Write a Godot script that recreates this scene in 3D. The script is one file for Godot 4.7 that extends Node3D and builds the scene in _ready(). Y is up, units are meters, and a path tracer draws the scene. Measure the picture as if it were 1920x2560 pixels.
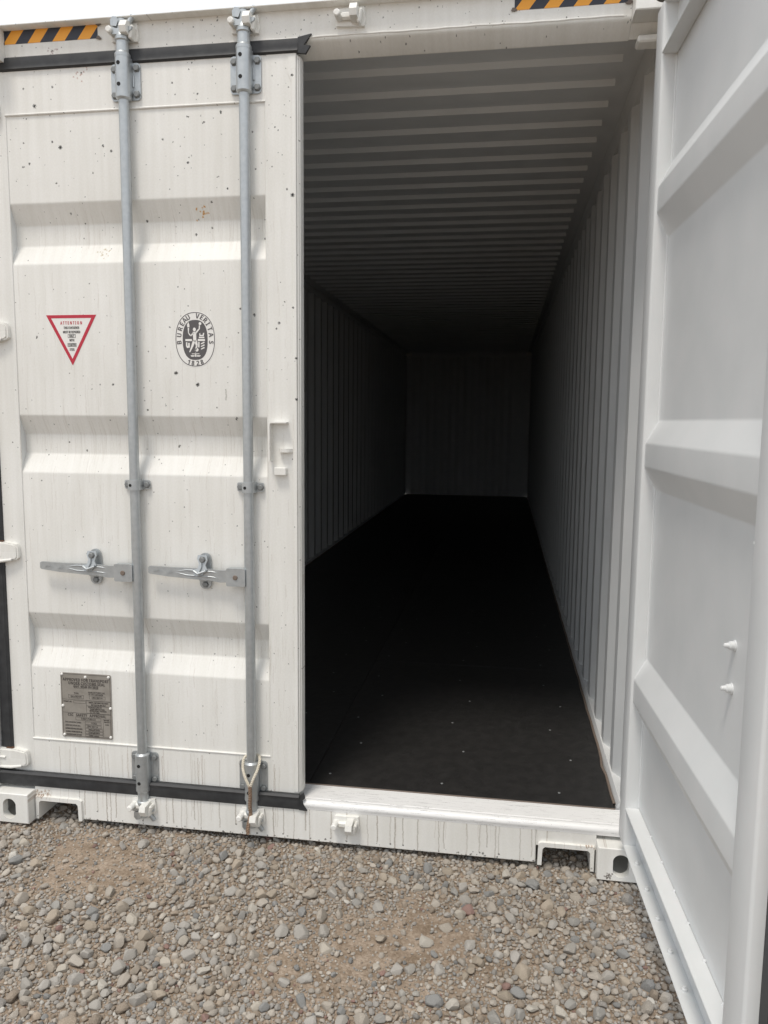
extends Node3D
# A white high-cube shipping container, doors end: z = 0 is the front plane of its corner castings,
# the box runs back along -z; x = 0 is its left side; y = 0 the underside of the castings.

var M := {}
var rng := RandomNumberGenerator.new()
const DOOR_Z := -0.065
const TURN := 2.5        # degrees the open leaf has swung past a right angle

# ------------------------------------------------------------------ mesh builder
class MB:
	var v := PackedVector3Array()
	var n := PackedVector3Array()
	var t := PackedVector2Array()
	var xf := Transform3D.IDENTITY
	var uo := Vector2.ZERO
	func vert(p: Vector3, nn: Vector3, uv = null) -> void:
		v.append(xf * p)
		n.append((xf.basis * nn).normalized())
		t.append(uv if uv != null else Vector2((p.x + uo.x) / 2.5, 1.0 - (p.y + uo.y) / 3.0))
	func tri_n(a, b, c, na, nb, nc, ua = null, ub = null, uc = null) -> void:
		if (b - a).cross(c - a).dot(na + nb + nc) * xf.basis.determinant() > 0.0:
			vert(a, na, ua); vert(c, nc, uc); vert(b, nb, ub)
		else:
			vert(a, na, ua); vert(b, nb, ub); vert(c, nc, uc)
	func quad_n(a, b, c, d, nn) -> void:
		tri_n(a, b, c, nn, nn, nn); tri_n(a, c, d, nn, nn, nn)
	func poly_out(pts: Array, ref: Vector3) -> void:
		var nn: Vector3 = ((pts[1] - pts[0]).cross(pts[2] - pts[0])).normalized()
		if nn.dot(pts[0] - ref) < 0.0:
			nn = -nn
		for i in range(1, pts.size() - 1):
			tri_n(pts[0], pts[i], pts[i + 1], nn, nn, nn)
	func box(lo: Vector3, hi: Vector3, b := 0.0) -> void:
		var c := (lo + hi) * 0.5
		var h := (hi - lo) * 0.5
		b = min(b, min(h.x, min(h.y, h.z)) * 0.9)
		var ax := [Vector3.RIGHT, Vector3.UP, Vector3.BACK]
		for i in 3:
			var j := (i + 1) % 3
			var k := (i + 2) % 3
			for s in [-1.0, 1.0]:
				var o: Vector3 = c + ax[i] * h[i] * s
				var dj: Vector3 = ax[j] * (h[j] - b)
				var dk: Vector3 = ax[k] * (h[k] - b)
				poly_out([o - dj - dk, o + dj - dk, o + dj + dk, o - dj + dk], c)
		if b <= 0.0:
			return
		for i in 3:
			var j := (i + 1) % 3
			var k := (i + 2) % 3
			for sj in [-1.0, 1.0]:
				for sk in [-1.0, 1.0]:
					var e: Vector3 = ax[i] * (h[i] - b)
					var p: Vector3 = c + ax[j] * h[j] * sj + ax[k] * (h[k] - b) * sk
					var q: Vector3 = c + ax[j] * (h[j] - b) * sj + ax[k] * h[k] * sk
					poly_out([p - e, p + e, q + e, q - e], c)
		for sx in [-1.0, 1.0]:
			for sy in [-1.0, 1.0]:
				for sz in [-1.0, 1.0]:
					poly_out([c + Vector3(h.x * sx, (h.y - b) * sy, (h.z - b) * sz), c + Vector3((h.x - b) * sx, h.y * sy, (h.z - b) * sz), c + Vector3((h.x - b) * sx, (h.y - b) * sy, h.z * sz)], c)
	# closed 2D outline swept along dir; neighbouring edges that meet softly share a normal
	func extrude(poly: PackedVector2Array, o: Vector3, ux: Vector3, uy: Vector3, dir: Vector3, caps := true, soft := 0.75, strip_uv := false) -> void:
		var m := poly.size()
		var area := 0.0
		for i in m:
			area += poly[i].cross(poly[(i + 1) % m])
		var sg := 1.0 if area > 0.0 else -1.0
		var en := []
		for i in m:
			var d: Vector2 = poly[(i + 1) % m] - poly[i]
			en.append(Vector2(d.y, -d.x).normalized() * sg)
		var run := 0.0
		for i in m:
			var i2 := (i + 1) % m
			var e: Vector2 = en[i]
			var ep: Vector2 = en[(i + m - 1) % m]
			var eq: Vector2 = en[i2]
			var n1: Vector2 = (e + ep).normalized() if e.dot(ep) > soft else e
			var n2: Vector2 = (e + eq).normalized() if e.dot(eq) > soft else e
			var a: Vector3 = o + ux * poly[i].x + uy * poly[i].y
			var b: Vector3 = o + ux * poly[i2].x + uy * poly[i2].y
			var N1: Vector3 = ux * n1.x + uy * n1.y
			var N2: Vector3 = ux * n2.x + uy * n2.y
			var l := (poly[i2] - poly[i]).length()
			if strip_uv:
				var L := dir.length()
				var u1 := Vector2(0, run * 4.0)
				var u2 := Vector2(0, (run + l) * 4.0)
				var u3 := Vector2(L / 2.5, (run + l) * 4.0)
				var u4 := Vector2(L / 2.5, run * 4.0)
				tri_n(a, b, b + dir, N1, N2, N2, u1, u2, u3); tri_n(a, b + dir, a + dir, N1, N2, N1, u1, u3, u4)
			else:
				tri_n(a, b, b + dir, N1, N2, N2); tri_n(a, b + dir, a + dir, N1, N2, N1)
			run += l
		if caps:
			var idx := Geometry2D.triangulate_polygon(poly)
			var dn := dir.normalized()
			for i in range(0, idx.size(), 3):
				var p := []
				for k in 3:
					p.append(o + ux * poly[idx[i + k]].x + uy * poly[idx[i + k]].y)
				tri_n(p[0], p[1], p[2], -dn, -dn, -dn)
				tri_n(p[0] + dir, p[1] + dir, p[2] + dir, dn, dn, dn)
	# profile of (radius, distance along axis) turned about an axis; a0..a1 of the circle
	func lathe(prof: Array, o: Vector3, axis: Vector3, seg := 20) -> void:
		axis = axis.normalized()
		var s := axis.cross(Vector3(0.31, 0.17, 0.93)).normalized()
		var w := axis.cross(s)
		for i in prof.size() - 1:
			var p: Vector2 = prof[i]
			var q: Vector2 = prof[i + 1]
			var d := q - p
			if d.length() < 1e-6:
				continue
			var nn := Vector2(d.y, -d.x).normalized()
			for k in seg:
				var a0 := TAU * k / seg
				var a1 := TAU * (k + 1) / seg
				var r0 := s * cos(a0) + w * sin(a0)
				var r1 := s * cos(a1) + w * sin(a1)
				var N0 := r0 * nn.x + axis * nn.y
				var N1 := r1 * nn.x + axis * nn.y
				var A := o + r0 * p.x + axis * p.y
				var B := o + r1 * p.x + axis * p.y
				var C := o + r1 * q.x + axis * q.y
				var D := o + r0 * q.x + axis * q.y
				if p.x > 1e-6:
					tri_n(A, B, C, N0, N1, N1)
				if q.x > 1e-6:
					tri_n(A, C, D, N0, N1, N0)
	func cyl(a: Vector3, b: Vector3, r: float, seg := 16, bev := 0.0) -> void:
		var L := (b - a).length()
		if bev > 0.0:
			lathe([Vector2(0, 0), Vector2(r - bev, 0), Vector2(r, bev), Vector2(r, L - bev), Vector2(r - bev, L), Vector2(0, L)], a, b - a, seg)
		else:
			lathe([Vector2(0, 0), Vector2(r, 0), Vector2(r, L), Vector2(0, L)], a, b - a, seg)
	func tube(path: Array, r: float, seg := 8) -> void:
		var rings := []
		var prev := Vector3(0.1, 0.2, 0.97)
		for i in path.size():
			var d: Vector3 = (path[min(i + 1, path.size() - 1)] - path[max(i - 1, 0)]).normalized()
			var s := (prev - d * prev.dot(d)).normalized()
			prev = s
			var w := d.cross(s)
			var ring := []
			for k in seg:
				ring.append(s * cos(TAU * k / seg) + w * sin(TAU * k / seg))
			rings.append(ring)
		for i in path.size() - 1:
			for k in seg:
				var k2 := (k + 1) % seg
				tri_n(path[i] + rings[i][k] * r, path[i] + rings[i][k2] * r, path[i + 1] + rings[i + 1][k2] * r, rings[i][k], rings[i][k2], rings[i + 1][k2])
				tri_n(path[i] + rings[i][k] * r, path[i + 1] + rings[i + 1][k2] * r, path[i + 1] + rings[i + 1][k] * r, rings[i][k], rings[i + 1][k2], rings[i + 1][k])
	func add_to(mesh: ArrayMesh, mat: Material) -> void:
		if v.is_empty():
			return
		var a := []
		a.resize(Mesh.ARRAY_MAX)
		a[Mesh.ARRAY_VERTEX] = v
		a[Mesh.ARRAY_NORMAL] = n
		a[Mesh.ARRAY_TEX_UV] = t
		mesh.add_surface_from_arrays(Mesh.PRIMITIVE_TRIANGLES, a)
		mesh.surface_set_material(mesh.get_surface_count() - 1, mat)

func obj(called: String, parent: Node, pairs: Array, at := Vector3.ZERO) -> MeshInstance3D:
	var mesh := ArrayMesh.new()
	for i in range(0, pairs.size(), 2):
		pairs[i].add_to(mesh, pairs[i + 1])
	var o := MeshInstance3D.new()
	o.name = called
	o.mesh = mesh
	o.position = at
	parent.add_child(o, true)
	return o

func again(src: MeshInstance3D, parent: Node, at: Vector3) -> MeshInstance3D:
	var o := MeshInstance3D.new()
	o.name = String(src.name).rstrip("0123456789_")
	o.mesh = src.mesh
	o.position = at
	parent.add_child(o, true)
	return o

# ------------------------------------------------------------------ materials
func mat(c: Color, rough := 0.6, metal := 0.0) -> StandardMaterial3D:
	var m := StandardMaterial3D.new()
	m.albedo_color = c
	m.roughness = rough
	m.metallic = metal
	return m

func noise_tex(freq: float, c0: Color, c1: Color, size := 512, kind := FastNoiseLite.TYPE_SIMPLEX_SMOOTH, sd := 1) -> NoiseTexture2D:
	var f := FastNoiseLite.new()
	f.noise_type = kind
	f.frequency = freq
	f.seed = sd
	f.fractal_octaves = 4
	var t := NoiseTexture2D.new()
	t.width = size
	t.height = size
	t.seamless = true
	t.noise = f
	var g := Gradient.new()
	g.set_color(0, c0)
	g.set_color(1, c1)
	t.color_ramp = g
	return t

func normal_tex(freq: float, strength: float, size := 512, kind := FastNoiseLite.TYPE_SIMPLEX_SMOOTH) -> NoiseTexture2D:
	var f := FastNoiseLite.new()
	f.noise_type = kind
	f.frequency = freq
	f.seed = 7
	var t := NoiseTexture2D.new()
	t.width = size
	t.height = size
	t.seamless = true
	t.as_normal_map = true
	t.bump_strength = strength
	t.noise = f
	return t

func dab(img: Image, x: float, y: float, r: float, c: Color, strength: float) -> void:
	# a ragged fleck r metres across, at x, y on the front of the container
	var W := img.get_width()
	var H := img.get_height()
	var cx := x / 2.5 * W
	var cy := (1.0 - y / 3.0) * H
	var rx := r / 2.5 * W
	var ry := r / 3.0 * H
	for j in range(int(cy - ry - 1), int(cy + ry + 2)):
		for i in range(int(cx - rx - 1), int(cx + rx + 2)):
			if i < 0 or j < 0 or i >= W or j >= H:
				continue
			var d: float = Vector2((i + 0.5 - cx) / rx, (j + 0.5 - cy) / ry).length() + rng.randf_range(-0.5, 0.55)
			if d < 1.0:
				img.set_pixel(i, j, img.get_pixel(i, j).lerp(c, strength * clamp((1.0 - d) * 2.5, 0.0, 1.0)))

func drip(img: Image, x: float, y0: float, y1: float, w: float, c: Color, strength: float) -> void:
	var W := img.get_width()
	var H := img.get_height()
	var px := x / 2.5 * W
	var j0 := int((1.0 - y0 / 3.0) * H)
	var j1 := int((1.0 - y1 / 3.0) * H)
	var drift := 0.0
	for j in range(j0, j1):
		drift = clamp(drift + rng.randf_range(-0.5, 0.5), -2.5, 2.5)
		var s := strength * rng.randf_range(0.55, 1.0)
		var ww: float = w / 2.5 * W * rng.randf_range(0.8, 1.25)
		for i in range(int(px + drift - ww), int(px + drift + ww) + 1):
			if i < 0 or i >= W or j < 0 or j >= H:
				continue
			var k: float = clamp(1.0 - abs(i + 0.5 - px - drift) / (ww + 0.5), 0.0, 1.0)
			img.set_pixel(i, j, img.get_pixel(i, j).lerp(c, s * k))

func front_paint() -> ImageTexture:
	var S := 1024
	var f := FastNoiseLite.new(); f.seed = 3; f.frequency = 0.006; f.fractal_octaves = 5
	var g := FastNoiseLite.new(); g.seed = 5; g.frequency = 0.08; g.fractal_octaves = 2
	var h := FastNoiseLite.new(); h.seed = 9; h.frequency = 0.3; h.fractal_octaves = 2
	var a := f.get_image(S, S).get_data()
	var b := g.get_image(S, 64)
	b.resize(S, S, Image.INTERPOLATE_CUBIC)
	var bd := b.get_data()
	var d := h.get_image(S, S).get_data()
	var out := PackedByteArray()
	out.resize(S * S * 3)
	for i in S * S:
		var low: float = (a[i] - 128) / 128.0
		var st: float = (bd[i] - 128) / 128.0
		var fine: float = (d[i] - 128) / 128.0
		var k := low * 4.0 + st * 4.0 + fine * 3.0
		out[i * 3] = int(clamp(229.0 + k, 0, 255))
		out[i * 3 + 1] = int(clamp(228.0 + k * 1.05, 0, 255))
		out[i * 3 + 2] = int(clamp(223.0 + k * 1.2, 0, 255))
	var img := Image.create_from_data(S, S, false, Image.FORMAT_RGB8, out)
	img.resize(2048, 2048, Image.INTERPOLATE_CUBIC)
	var black := Color(0.10, 0.10, 0.09)
	# the larger flecks, where they are on the doors
	var big := [0.20, 2.63, 0.16, 2.69, 0.27, 2.69, 0.15, 2.51, 0.29, 2.49, 0.26, 2.51, 0.45, 2.49, 0.48, 2.47, 0.55, 2.54, 0.53, 2.58, 0.67, 2.50, 0.71, 2.68, 0.82, 2.55, 0.95, 2.53, 0.99, 2.51, 1.00, 2.39, 1.13, 2.30, 0.94, 2.87, 0.88, 2.58, 0.76, 2.57, 1.11, 2.32, 0.55, 2.35, 0.41, 2.40, 0.17, 2.44, 0.15, 2.43, 0.27, 2.37, 0.76, 2.42, 0.31, 2.27, 0.84, 2.29, 0.90, 2.33, 1.13, 2.68, 1.07, 2.52, 0.77, 2.19, 0.83, 2.21, 1.02, 2.17, 0.34, 2.81, 0.38, 2.73, 0.77, 2.72, 0.80, 2.64, 0.59, 2.24, 0.68, 1.87, 0.70, 1.71, 0.78, 1.67, 0.52, 1.58, 0.33, 1.43, 0.94, 1.93, 0.99, 1.91, 1.10, 1.95, 1.08, 1.88, 1.07, 1.86, 1.13, 1.93, 1.14, 1.76, 0.17, 1.84, 0.46, 1.67, 0.69, 1.45, 0.26, 1.46, 0.59, 1.58, 1.14, 1.62, 0.85, 1.59, 0.92, 1.55, 0.41, 1.67, 1.19, 1.79]
	for i in range(0, big.size(), 2):
		dab(img, big[i], big[i + 1], rng.randf_range(0.0024, 0.0042), black, 0.85)
		if rng.randf() < 0.3:
			dab(img, big[i] + rng.randf_range(-0.006, 0.006), big[i + 1] + rng.randf_range(-0.006, 0.006), 0.0028, black, 0.8)
	for p in [[0.20, 2.63], [0.70, 1.71], [0.78, 1.67], [1.13, 2.30], [0.29, 2.49]]:
		dab(img, p[0], p[1], 0.0065, black, 0.9)
	# spatter of small ones, thick over the upper half
	for i in 1300:
		var y: float = 2.9 - pow(rng.randf(), 1.5) * 2.6
		dab(img, rng.randf() * 2.45, y, rng.randf_range(0.0012, 0.0024), black, rng.randf_range(0.3, 0.8))
	for i in 14:
		dab(img, 0.80 + rng.randfn() * 0.012, 2.263 + rng.randfn() * 0.01, 0.003, Color(0.72, 0.45, 0.12), 0.75)
	for i in 16:
		dab(img, 0.43 + rng.randfn() * 0.015, 2.14 + rng.randfn() * 0.012, 0.003, Color(0.62, 0.56, 0.42), 0.5)
	for i in 10:
		dab(img, 0.38 + rng.randfn() * 0.015, 2.73 + rng.randfn() * 0.01, 0.003, Color(0.55, 0.35, 0.30), 0.5)
		dab(img, 0.34 + rng.randfn() * 0.015, 2.81 + rng.randfn() * 0.006, 0.003, Color(0.55, 0.45, 0.45), 0.5)
	drip(img, 0.883, 1.655, 1.615, 0.003, Color(0.45, 0.43, 0.40), 0.6)
	drip(img, 0.80, 1.01, 0.98, 0.004, Color(0.62, 0.58, 0.53), 0.5)
	# rain-washed dirt: fine streaks on the door, long runs down the sill from the rubber
	for i in 520:
		var x := rng.randf_range(0.08, 1.2)
		var y := rng.randf_range(0.3, 2.1)
		drip(img, x, y, y - rng.randf_range(0.02, 0.12), 0.0012, Color(0.62, 0.57, 0.52), rng.randf_range(0.08, 0.26))
	for r in [2.22, 1.475, 0.73]:
		for i in 120:
			var x := rng.randf_range(0.15, 1.1)
			drip(img, x, r + rng.randf_range(-0.02, 0.07), r - rng.randf_range(0.02, 0.10), 0.0014, Color(0.66, 0.62, 0.57), rng.randf_range(0.06, 0.22))
	for i in 46:
		var x := rng.randf_range(0.16, 1.2)
		drip(img, x, rng.randf_range(0.27, 0.315), 0.186, 0.0018, Color(0.52, 0.45, 0.39), rng.randf_range(0.12, 0.5))
	var runs := [0.371, 0.419, 0.459, 0.474, 0.498, 0.604, 0.701, 0.728, 0.762, 0.781, 0.812, 0.839, 0.910, 0.974, 1.026, 1.119, 1.155, 1.196, 1.239, 1.254, 1.335, 1.395, 1.471, 1.507, 1.556, 1.571, 1.602, 1.656, 1.730, 1.750, 1.829, 1.877, 1.899, 1.931, 1.944, 2.015, 2.056, 2.108]
	for x in runs:
		var y1: float = [0.012, 0.015, 0.03, 0.05][rng.randi() % 4]
		drip(img, x, 0.14, y1, rng.randf_range(0.0014, 0.0030), Color(0.46, 0.41, 0.36), rng.randf_range(0.3, 0.75))
		if rng.randf() < 0.5:
			dab(img, x, y1, 0.003, black, 0.7)
	for i in 30:
		drip(img, rng.randf_range(0.2, 2.2), 0.135, rng.randf_range(0.03, 0.1), 0.0015, Color(0.55, 0.49, 0.43), rng.randf_range(0.12, 0.35))
	for i in 90:
		dab(img, rng.randf_range(0.16, 2.28), 0.014 + abs(rng.randfn()) * 0.006, rng.randf_range(0.0015, 0.004), black, rng.randf_range(0.3, 0.85))
	for i in 60:
		dab(img, 0.175 + rng.randf_range(-0.015, 0.05), 0.10 + rng.randf_range(-0.012, 0.02), rng.randf_range(0.002, 0.004), Color(0.45, 0.30, 0.20), rng.randf_range(0.15, 0.5))
	# red-brown scrawl over the right casting and mud smears
	for i in 40:
		dab(img, 2.30 + rng.randf_range(-0.012, 0.03), 0.125 + rng.randf_range(-0.004, 0.012), rng.randf_range(0.002, 0.004), Color(0.42, 0.33, 0.28), rng.randf_range(0.2, 0.6))
	for i in 18:
		dab(img, 2.314 + rng.randfn() * 0.008, 0.008 + rng.randf() * 0.02, 0.003, Color(0.25, 0.22, 0.2), 0.6)
	return ImageTexture.create_from_image(img)

func sill_paint() -> ImageTexture:
	var W := 2048
	var H := 256
	var img := Image.create(W, H, false, Image.FORMAT_RGB8)
	img.fill(Color(0.925, 0.925, 0.92))
	for i in 2600:     # rubbed rubber marks, long and thin along the sill, most at the shut leaf
		var x := int(pow(rng.randf(), 1.8) * W)
		var y := rng.randi_range(0, H - 1)
		var w := rng.randi_range(3, 46)
		var k := rng.randf_range(0.05, 0.42)
		for xx in range(x, min(W, x + w)):
			if rng.randf() < 0.7:
				img.set_pixel(xx, y, img.get_pixel(xx, y).lerp(Color(0.2, 0.2, 0.2), k))
	for i in 260:
		var x := rng.randi_range(0, W - 1)
		var y := rng.randi_range(0, H - 1)
		img.set_pixel(x, y, Color(0.3, 0.29, 0.28))
	return ImageTexture.create_from_image(img)

func materials() -> void:
	var w := mat(Color.WHITE, 0.48)
	w.albedo_texture = front_paint()
	w.normal_enabled = true
	w.normal_texture = normal_tex(0.02, 1.2)
	w.normal_scale = 0.12
	M.white = w
	var s := mat(Color.WHITE, 0.4)
	s.albedo_texture = sill_paint()
	M.sill = s
	# pale grey paint inside: corrugated walls, ceiling, rails and the inner faces of both leaves
	var pale_wall_paint := mat(Color.WHITE, 0.5)
	pale_wall_paint.albedo_texture = noise_tex(0.01, Color(0.83, 0.84, 0.84), Color(0.86, 0.865, 0.865), 512, FastNoiseLite.TYPE_SIMPLEX_SMOOTH, 11)
	pale_wall_paint.uv1_triplanar = true
	pale_wall_paint.uv1_scale = Vector3(0.8, 0.8, 0.8)
	M.inside = pale_wall_paint
	M.hold = pale_wall_paint      # walls, roof and leaves carry one paint inside
	var galvanised := mat(Color.WHITE, 0.5, 0.68)
	galvanised.albedo_texture = noise_tex(0.035, Color(0.68, 0.70, 0.71), Color(0.755, 0.77, 0.775), 512, FastNoiseLite.TYPE_CELLULAR, 13)
	galvanised.roughness_texture = noise_tex(0.02, Color(0.7, 0.7, 0.7), Color(1, 1, 1), 256, FastNoiseLite.TYPE_SIMPLEX, 14)
	galvanised.uv1_triplanar = true
	galvanised.uv1_scale = Vector3(2.5, 2.5, 2.5)
	M.zinc = galvanised
	var zb := mat(Color(0.53, 0.54, 0.54), 0.55, 0.4)
	M.bolt = zb
	# black rubber of the door seals only
	var door_seal_rubber := mat(Color.WHITE, 0.55)
	door_seal_rubber.albedo_texture = noise_tex(0.02, Color(0.16, 0.165, 0.175), Color(0.24, 0.245, 0.25), 512, FastNoiseLite.TYPE_SIMPLEX_SMOOTH, 15)
	door_seal_rubber.uv1_triplanar = true
	door_seal_rubber.uv1_scale = Vector3(2, 2, 2)
	M.rubber = door_seal_rubber
	M.hole_shade = mat(Color(0.10, 0.10, 0.10), 0.8)  # near-black colour standing for the shade inside the rod fittings' holes
	M.primer = mat(Color(0.42, 0.42, 0.41), 0.8)
	# dark phenolic-faced plywood of the floor boards only
	var plywood_floor := mat(Color.WHITE, 0.55)
	plywood_floor.albedo_texture = noise_tex(0.03, Color(0.125, 0.122, 0.12), Color(0.175, 0.17, 0.167), 512, FastNoiseLite.TYPE_SIMPLEX, 16)
	plywood_floor.uv1_triplanar = true
	plywood_floor.uv1_scale = Vector3(0.8, 0.8, 0.8)
	plywood_floor.normal_enabled = true
	plywood_floor.normal_texture = normal_tex(0.05, 2.0)
	plywood_floor.normal_scale = 0.2
	M.floor = plywood_floor
	M.trim = mat(Color(0.47, 0.42, 0.38), 0.7)
	M.orange = mat(Color(0.94, 0.65, 0.22), 0.5)
	M.navy = mat(Color(0.19, 0.205, 0.25), 0.5)
	M.dab = mat(Color(0.46, 0.42, 0.39), 0.8)
	M.red = mat(Color(0.73, 0.17, 0.25), 0.5)
	M.stamp = mat(Color(0.35, 0.34, 0.345), 0.6)
	M.ink = mat(Color(0.20, 0.19, 0.19), 0.6)
	M.film = mat(Color(0.91, 0.905, 0.89), 0.45)
	var p := mat(Color.WHITE, 0.5, 0.15)
	p.albedo_texture = noise_tex(0.02, Color(0.56, 0.54, 0.51), Color(0.615, 0.595, 0.565), 256, FastNoiseLite.TYPE_SIMPLEX, 17)
	p.uv1_triplanar = true
	p.uv1_scale = Vector3(3, 3, 3)
	M.plate = p
	M.engrave = mat(Color(0.29, 0.27, 0.255), 0.7)
	M.rust = mat(Color(0.36, 0.25, 0.18), 0.9)
	var c1 := mat(Color.WHITE, 0.9)
	c1.albedo_texture = noise_tex(0.05, Color(0.74, 0.70, 0.62), Color(0.92, 0.90, 0.85), 256, FastNoiseLite.TYPE_SIMPLEX, 18)
	c1.uv1_triplanar = true
	c1.uv1_scale = Vector3(9, 9, 9)
	M.rope = c1
	var c2 := mat(Color.WHITE, 0.9)
	c2.albedo_texture = noise_tex(0.05, Color(0.35, 0.26, 0.19), Color(0.72, 0.63, 0.55), 256, FastNoiseLite.TYPE_SIMPLEX, 19)
	c2.uv1_triplanar = true
	c2.uv1_scale = Vector3(9, 9, 9)
	M.rope_dirty = c2

# ------------------------------------------------------------------ lettering
var fonts := {}
func lettering(st: SurfaceTool, text: String, at: Vector3, cap: float, squeeze := 1.0, turn := 0.0, bold := true) -> void:
	if not fonts.has(bold):
		var f := SystemFont.new()
		f.font_names = PackedStringArray(["Droid Sans"])
		f.font_weight = 700 if bold else 400
		fonts[bold] = f
	var tm := TextMesh.new()
	tm.text = text
	tm.font = fonts[bold]
	tm.font_size = 40
	tm.pixel_size = cap / 28.5
	tm.depth = 0.0006
	tm.curve_step = 4.0
	st.append_from(tm, 0, Transform3D(Basis(Vector3.BACK, turn) * Basis.from_scale(Vector3(squeeze, 1, 1)), at))

func add_letters(o: MeshInstance3D, st: SurfaceTool, m: Material) -> void:
	var am: ArrayMesh = o.mesh
	st.commit(am)
	am.surface_set_material(am.get_surface_count() - 1, m)

func start() -> SurfaceTool:
	var st := SurfaceTool.new()
	st.begin(Mesh.PRIMITIVE_TRIANGLES)
	return st

func flat(mb: MB, pts: Array, z0: float, z1: float) -> void:
	mb.extrude(PackedVector2Array(pts), Vector3(0, 0, z0), Vector3.RIGHT, Vector3.UP, Vector3(0, 0, z1 - z0))

func bar2(mb: MB, a: Vector2, b: Vector2, w0: float, w1: float, z0: float, z1: float) -> void:
	var d := (b - a).normalized().orthogonal()
	flat(mb, [a + d * w0, b + d * w1, b - d * w1, a - d * w0], z0, z1)

func disc(mb: MB, c: Vector2, rx: float, ry: float, z0: float, z1: float, seg := 28, e := 2.0) -> void:
	var p := []
	for k in seg:
		var a := TAU * k / seg
		p.append(c + Vector2(rx * sign(cos(a)) * pow(abs(cos(a)), 2.0 / e), ry * sign(sin(a)) * pow(abs(sin(a)), 2.0 / e)))
	flat(mb, p, z0, z1)

func ring(mb: MB, c: Vector2, rx: float, ry: float, w: float, z0: float, z1: float, seg := 40, e := 2.0) -> void:
	for k in seg:
		var q := []
		for s in [[k, 0.0], [k + 1, 0.0], [k + 1, w], [k, w]]:
			var a: float = TAU * s[0] / seg
			var x: float = (rx - s[1]) * sign(cos(a)) * pow(abs(cos(a)), 2.0 / e)
			var y: float = (ry - s[1]) * sign(sin(a)) * pow(abs(sin(a)), 2.0 / e)
			q.append(c + Vector2(x, y))
		flat(mb, q, z0, z1)

func rrect(x0: float, y0: float, x1: float, y1: float, r: float, seg := 4) -> PackedVector2Array:
	var p := PackedVector2Array()
	for c in [[x1 - r, y0 + r, -PI / 2], [x1 - r, y1 - r, 0.0], [x0 + r, y1 - r, PI / 2], [x0 + r, y0 + r, PI]]:
		for k in seg + 1:
			var a: float = c[2] + PI / 2 * k / seg
			p.append(Vector2(c[0] + r * cos(a), c[1] + r * sin(a)))
	return p

# ------------------------------------------------------------------ door furniture (door axes: x along, y up, z out; 0 = outer face)
func hexbolt(mb: MB, at: Vector3, r: float, h: float, axis := Vector3.BACK) -> void:
	mb.lathe([Vector2(r * 1.25, 0), Vector2(r * 1.25, h * 0.2), Vector2(r, h * 0.2), Vector2(r, h * 0.8), Vector2(r * 0.8, h), Vector2(0, h)], at, axis, 6)

var protos := {}
func bar_guide(parent: Node, x: float, y: float, up: bool) -> void:
	# bolted plate, sleeve over the rod with collars, neck towards the cam
	var s := 1.0 if up else -1.0
	var key := "guide" + str(up)
	if not protos.has(key):
		var mb := MB.new()
		mb.extrude(rrect(-0.053, -0.060, 0.053, 0.060, 0.012), Vector3.ZERO, Vector3.RIGHT, Vector3.UP, Vector3(0, 0, 0.005))
		# saddle that wraps the rod
		var prof := PackedVector2Array([Vector2(-0.0265, 0.004)])
		for k in 13:
			var a := PI - PI * k / 12.0
			prof.append(Vector2(cos(a) * 0.0255, 0.024 + sin(a) * 0.025))
		prof.append(Vector2(0.0265, 0.004))
		mb.extrude(prof, Vector3(0, -0.058 + 0.012 * s, 0), Vector3.RIGHT, Vector3.BACK, Vector3(0, 0.116, 0))
		mb.box(Vector3(0.0258, -0.02, 0.004), Vector3(0.031, 0.02, 0.010), 0.002)
		var c := Vector3(0, 0.012 * s, 0.023)
		mb.lathe([Vector2(0.018, 0.057), Vector2(0.0265, 0.058), Vector2(0.0265, 0.068), Vector2(0.0215, 0.075), Vector2(0.0205, 0.108), Vector2(0.024, 0.112), Vector2(0.0235, 0.122), Vector2(0.019, 0.128)], c, Vector3.UP * s, 24)
		mb.lathe([Vector2(0.0185, 0.057), Vector2(0.0265, 0.058), Vector2(0.0265, 0.072), Vector2(0.0185, 0.078)], c, Vector3.DOWN * s, 24)
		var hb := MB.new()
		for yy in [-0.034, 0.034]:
			hb.cyl(Vector3(-0.004, yy + 0.012 * s, 0.045), Vector3(-0.004, yy + 0.012 * s, 0.0496), 0.0066, 12)  # sleeve holes: raised discs, their inner shade painted as dark colour
		protos[key] = obj("bar_guide", parent, [mb, M.zinc, hb, M.hole_shade], Vector3(x, y, 0))
		var b := MB.new()
		hexbolt(b, Vector3(0, 0, 0.005), 0.0105, 0.009)
		if not protos.has("bolt"):
			protos["bolt"] = obj("bolt", parent, [b, M.bolt], Vector3(x - 0.040, y - 0.042, 0))
		else:
			again(protos["bolt"], parent, Vector3(x - 0.040, y - 0.042, 0))
	else:
		again(protos[key], parent, Vector3(x, y, 0))
		again(protos["bolt"], parent, Vector3(x - 0.040, y - 0.042, 0))
	for q in [[0.040, -0.042], [-0.040, 0.042], [0.040, 0.042]]:
		again(protos["bolt"], parent, Vector3(x + q[0], y + q[1], 0))

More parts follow.
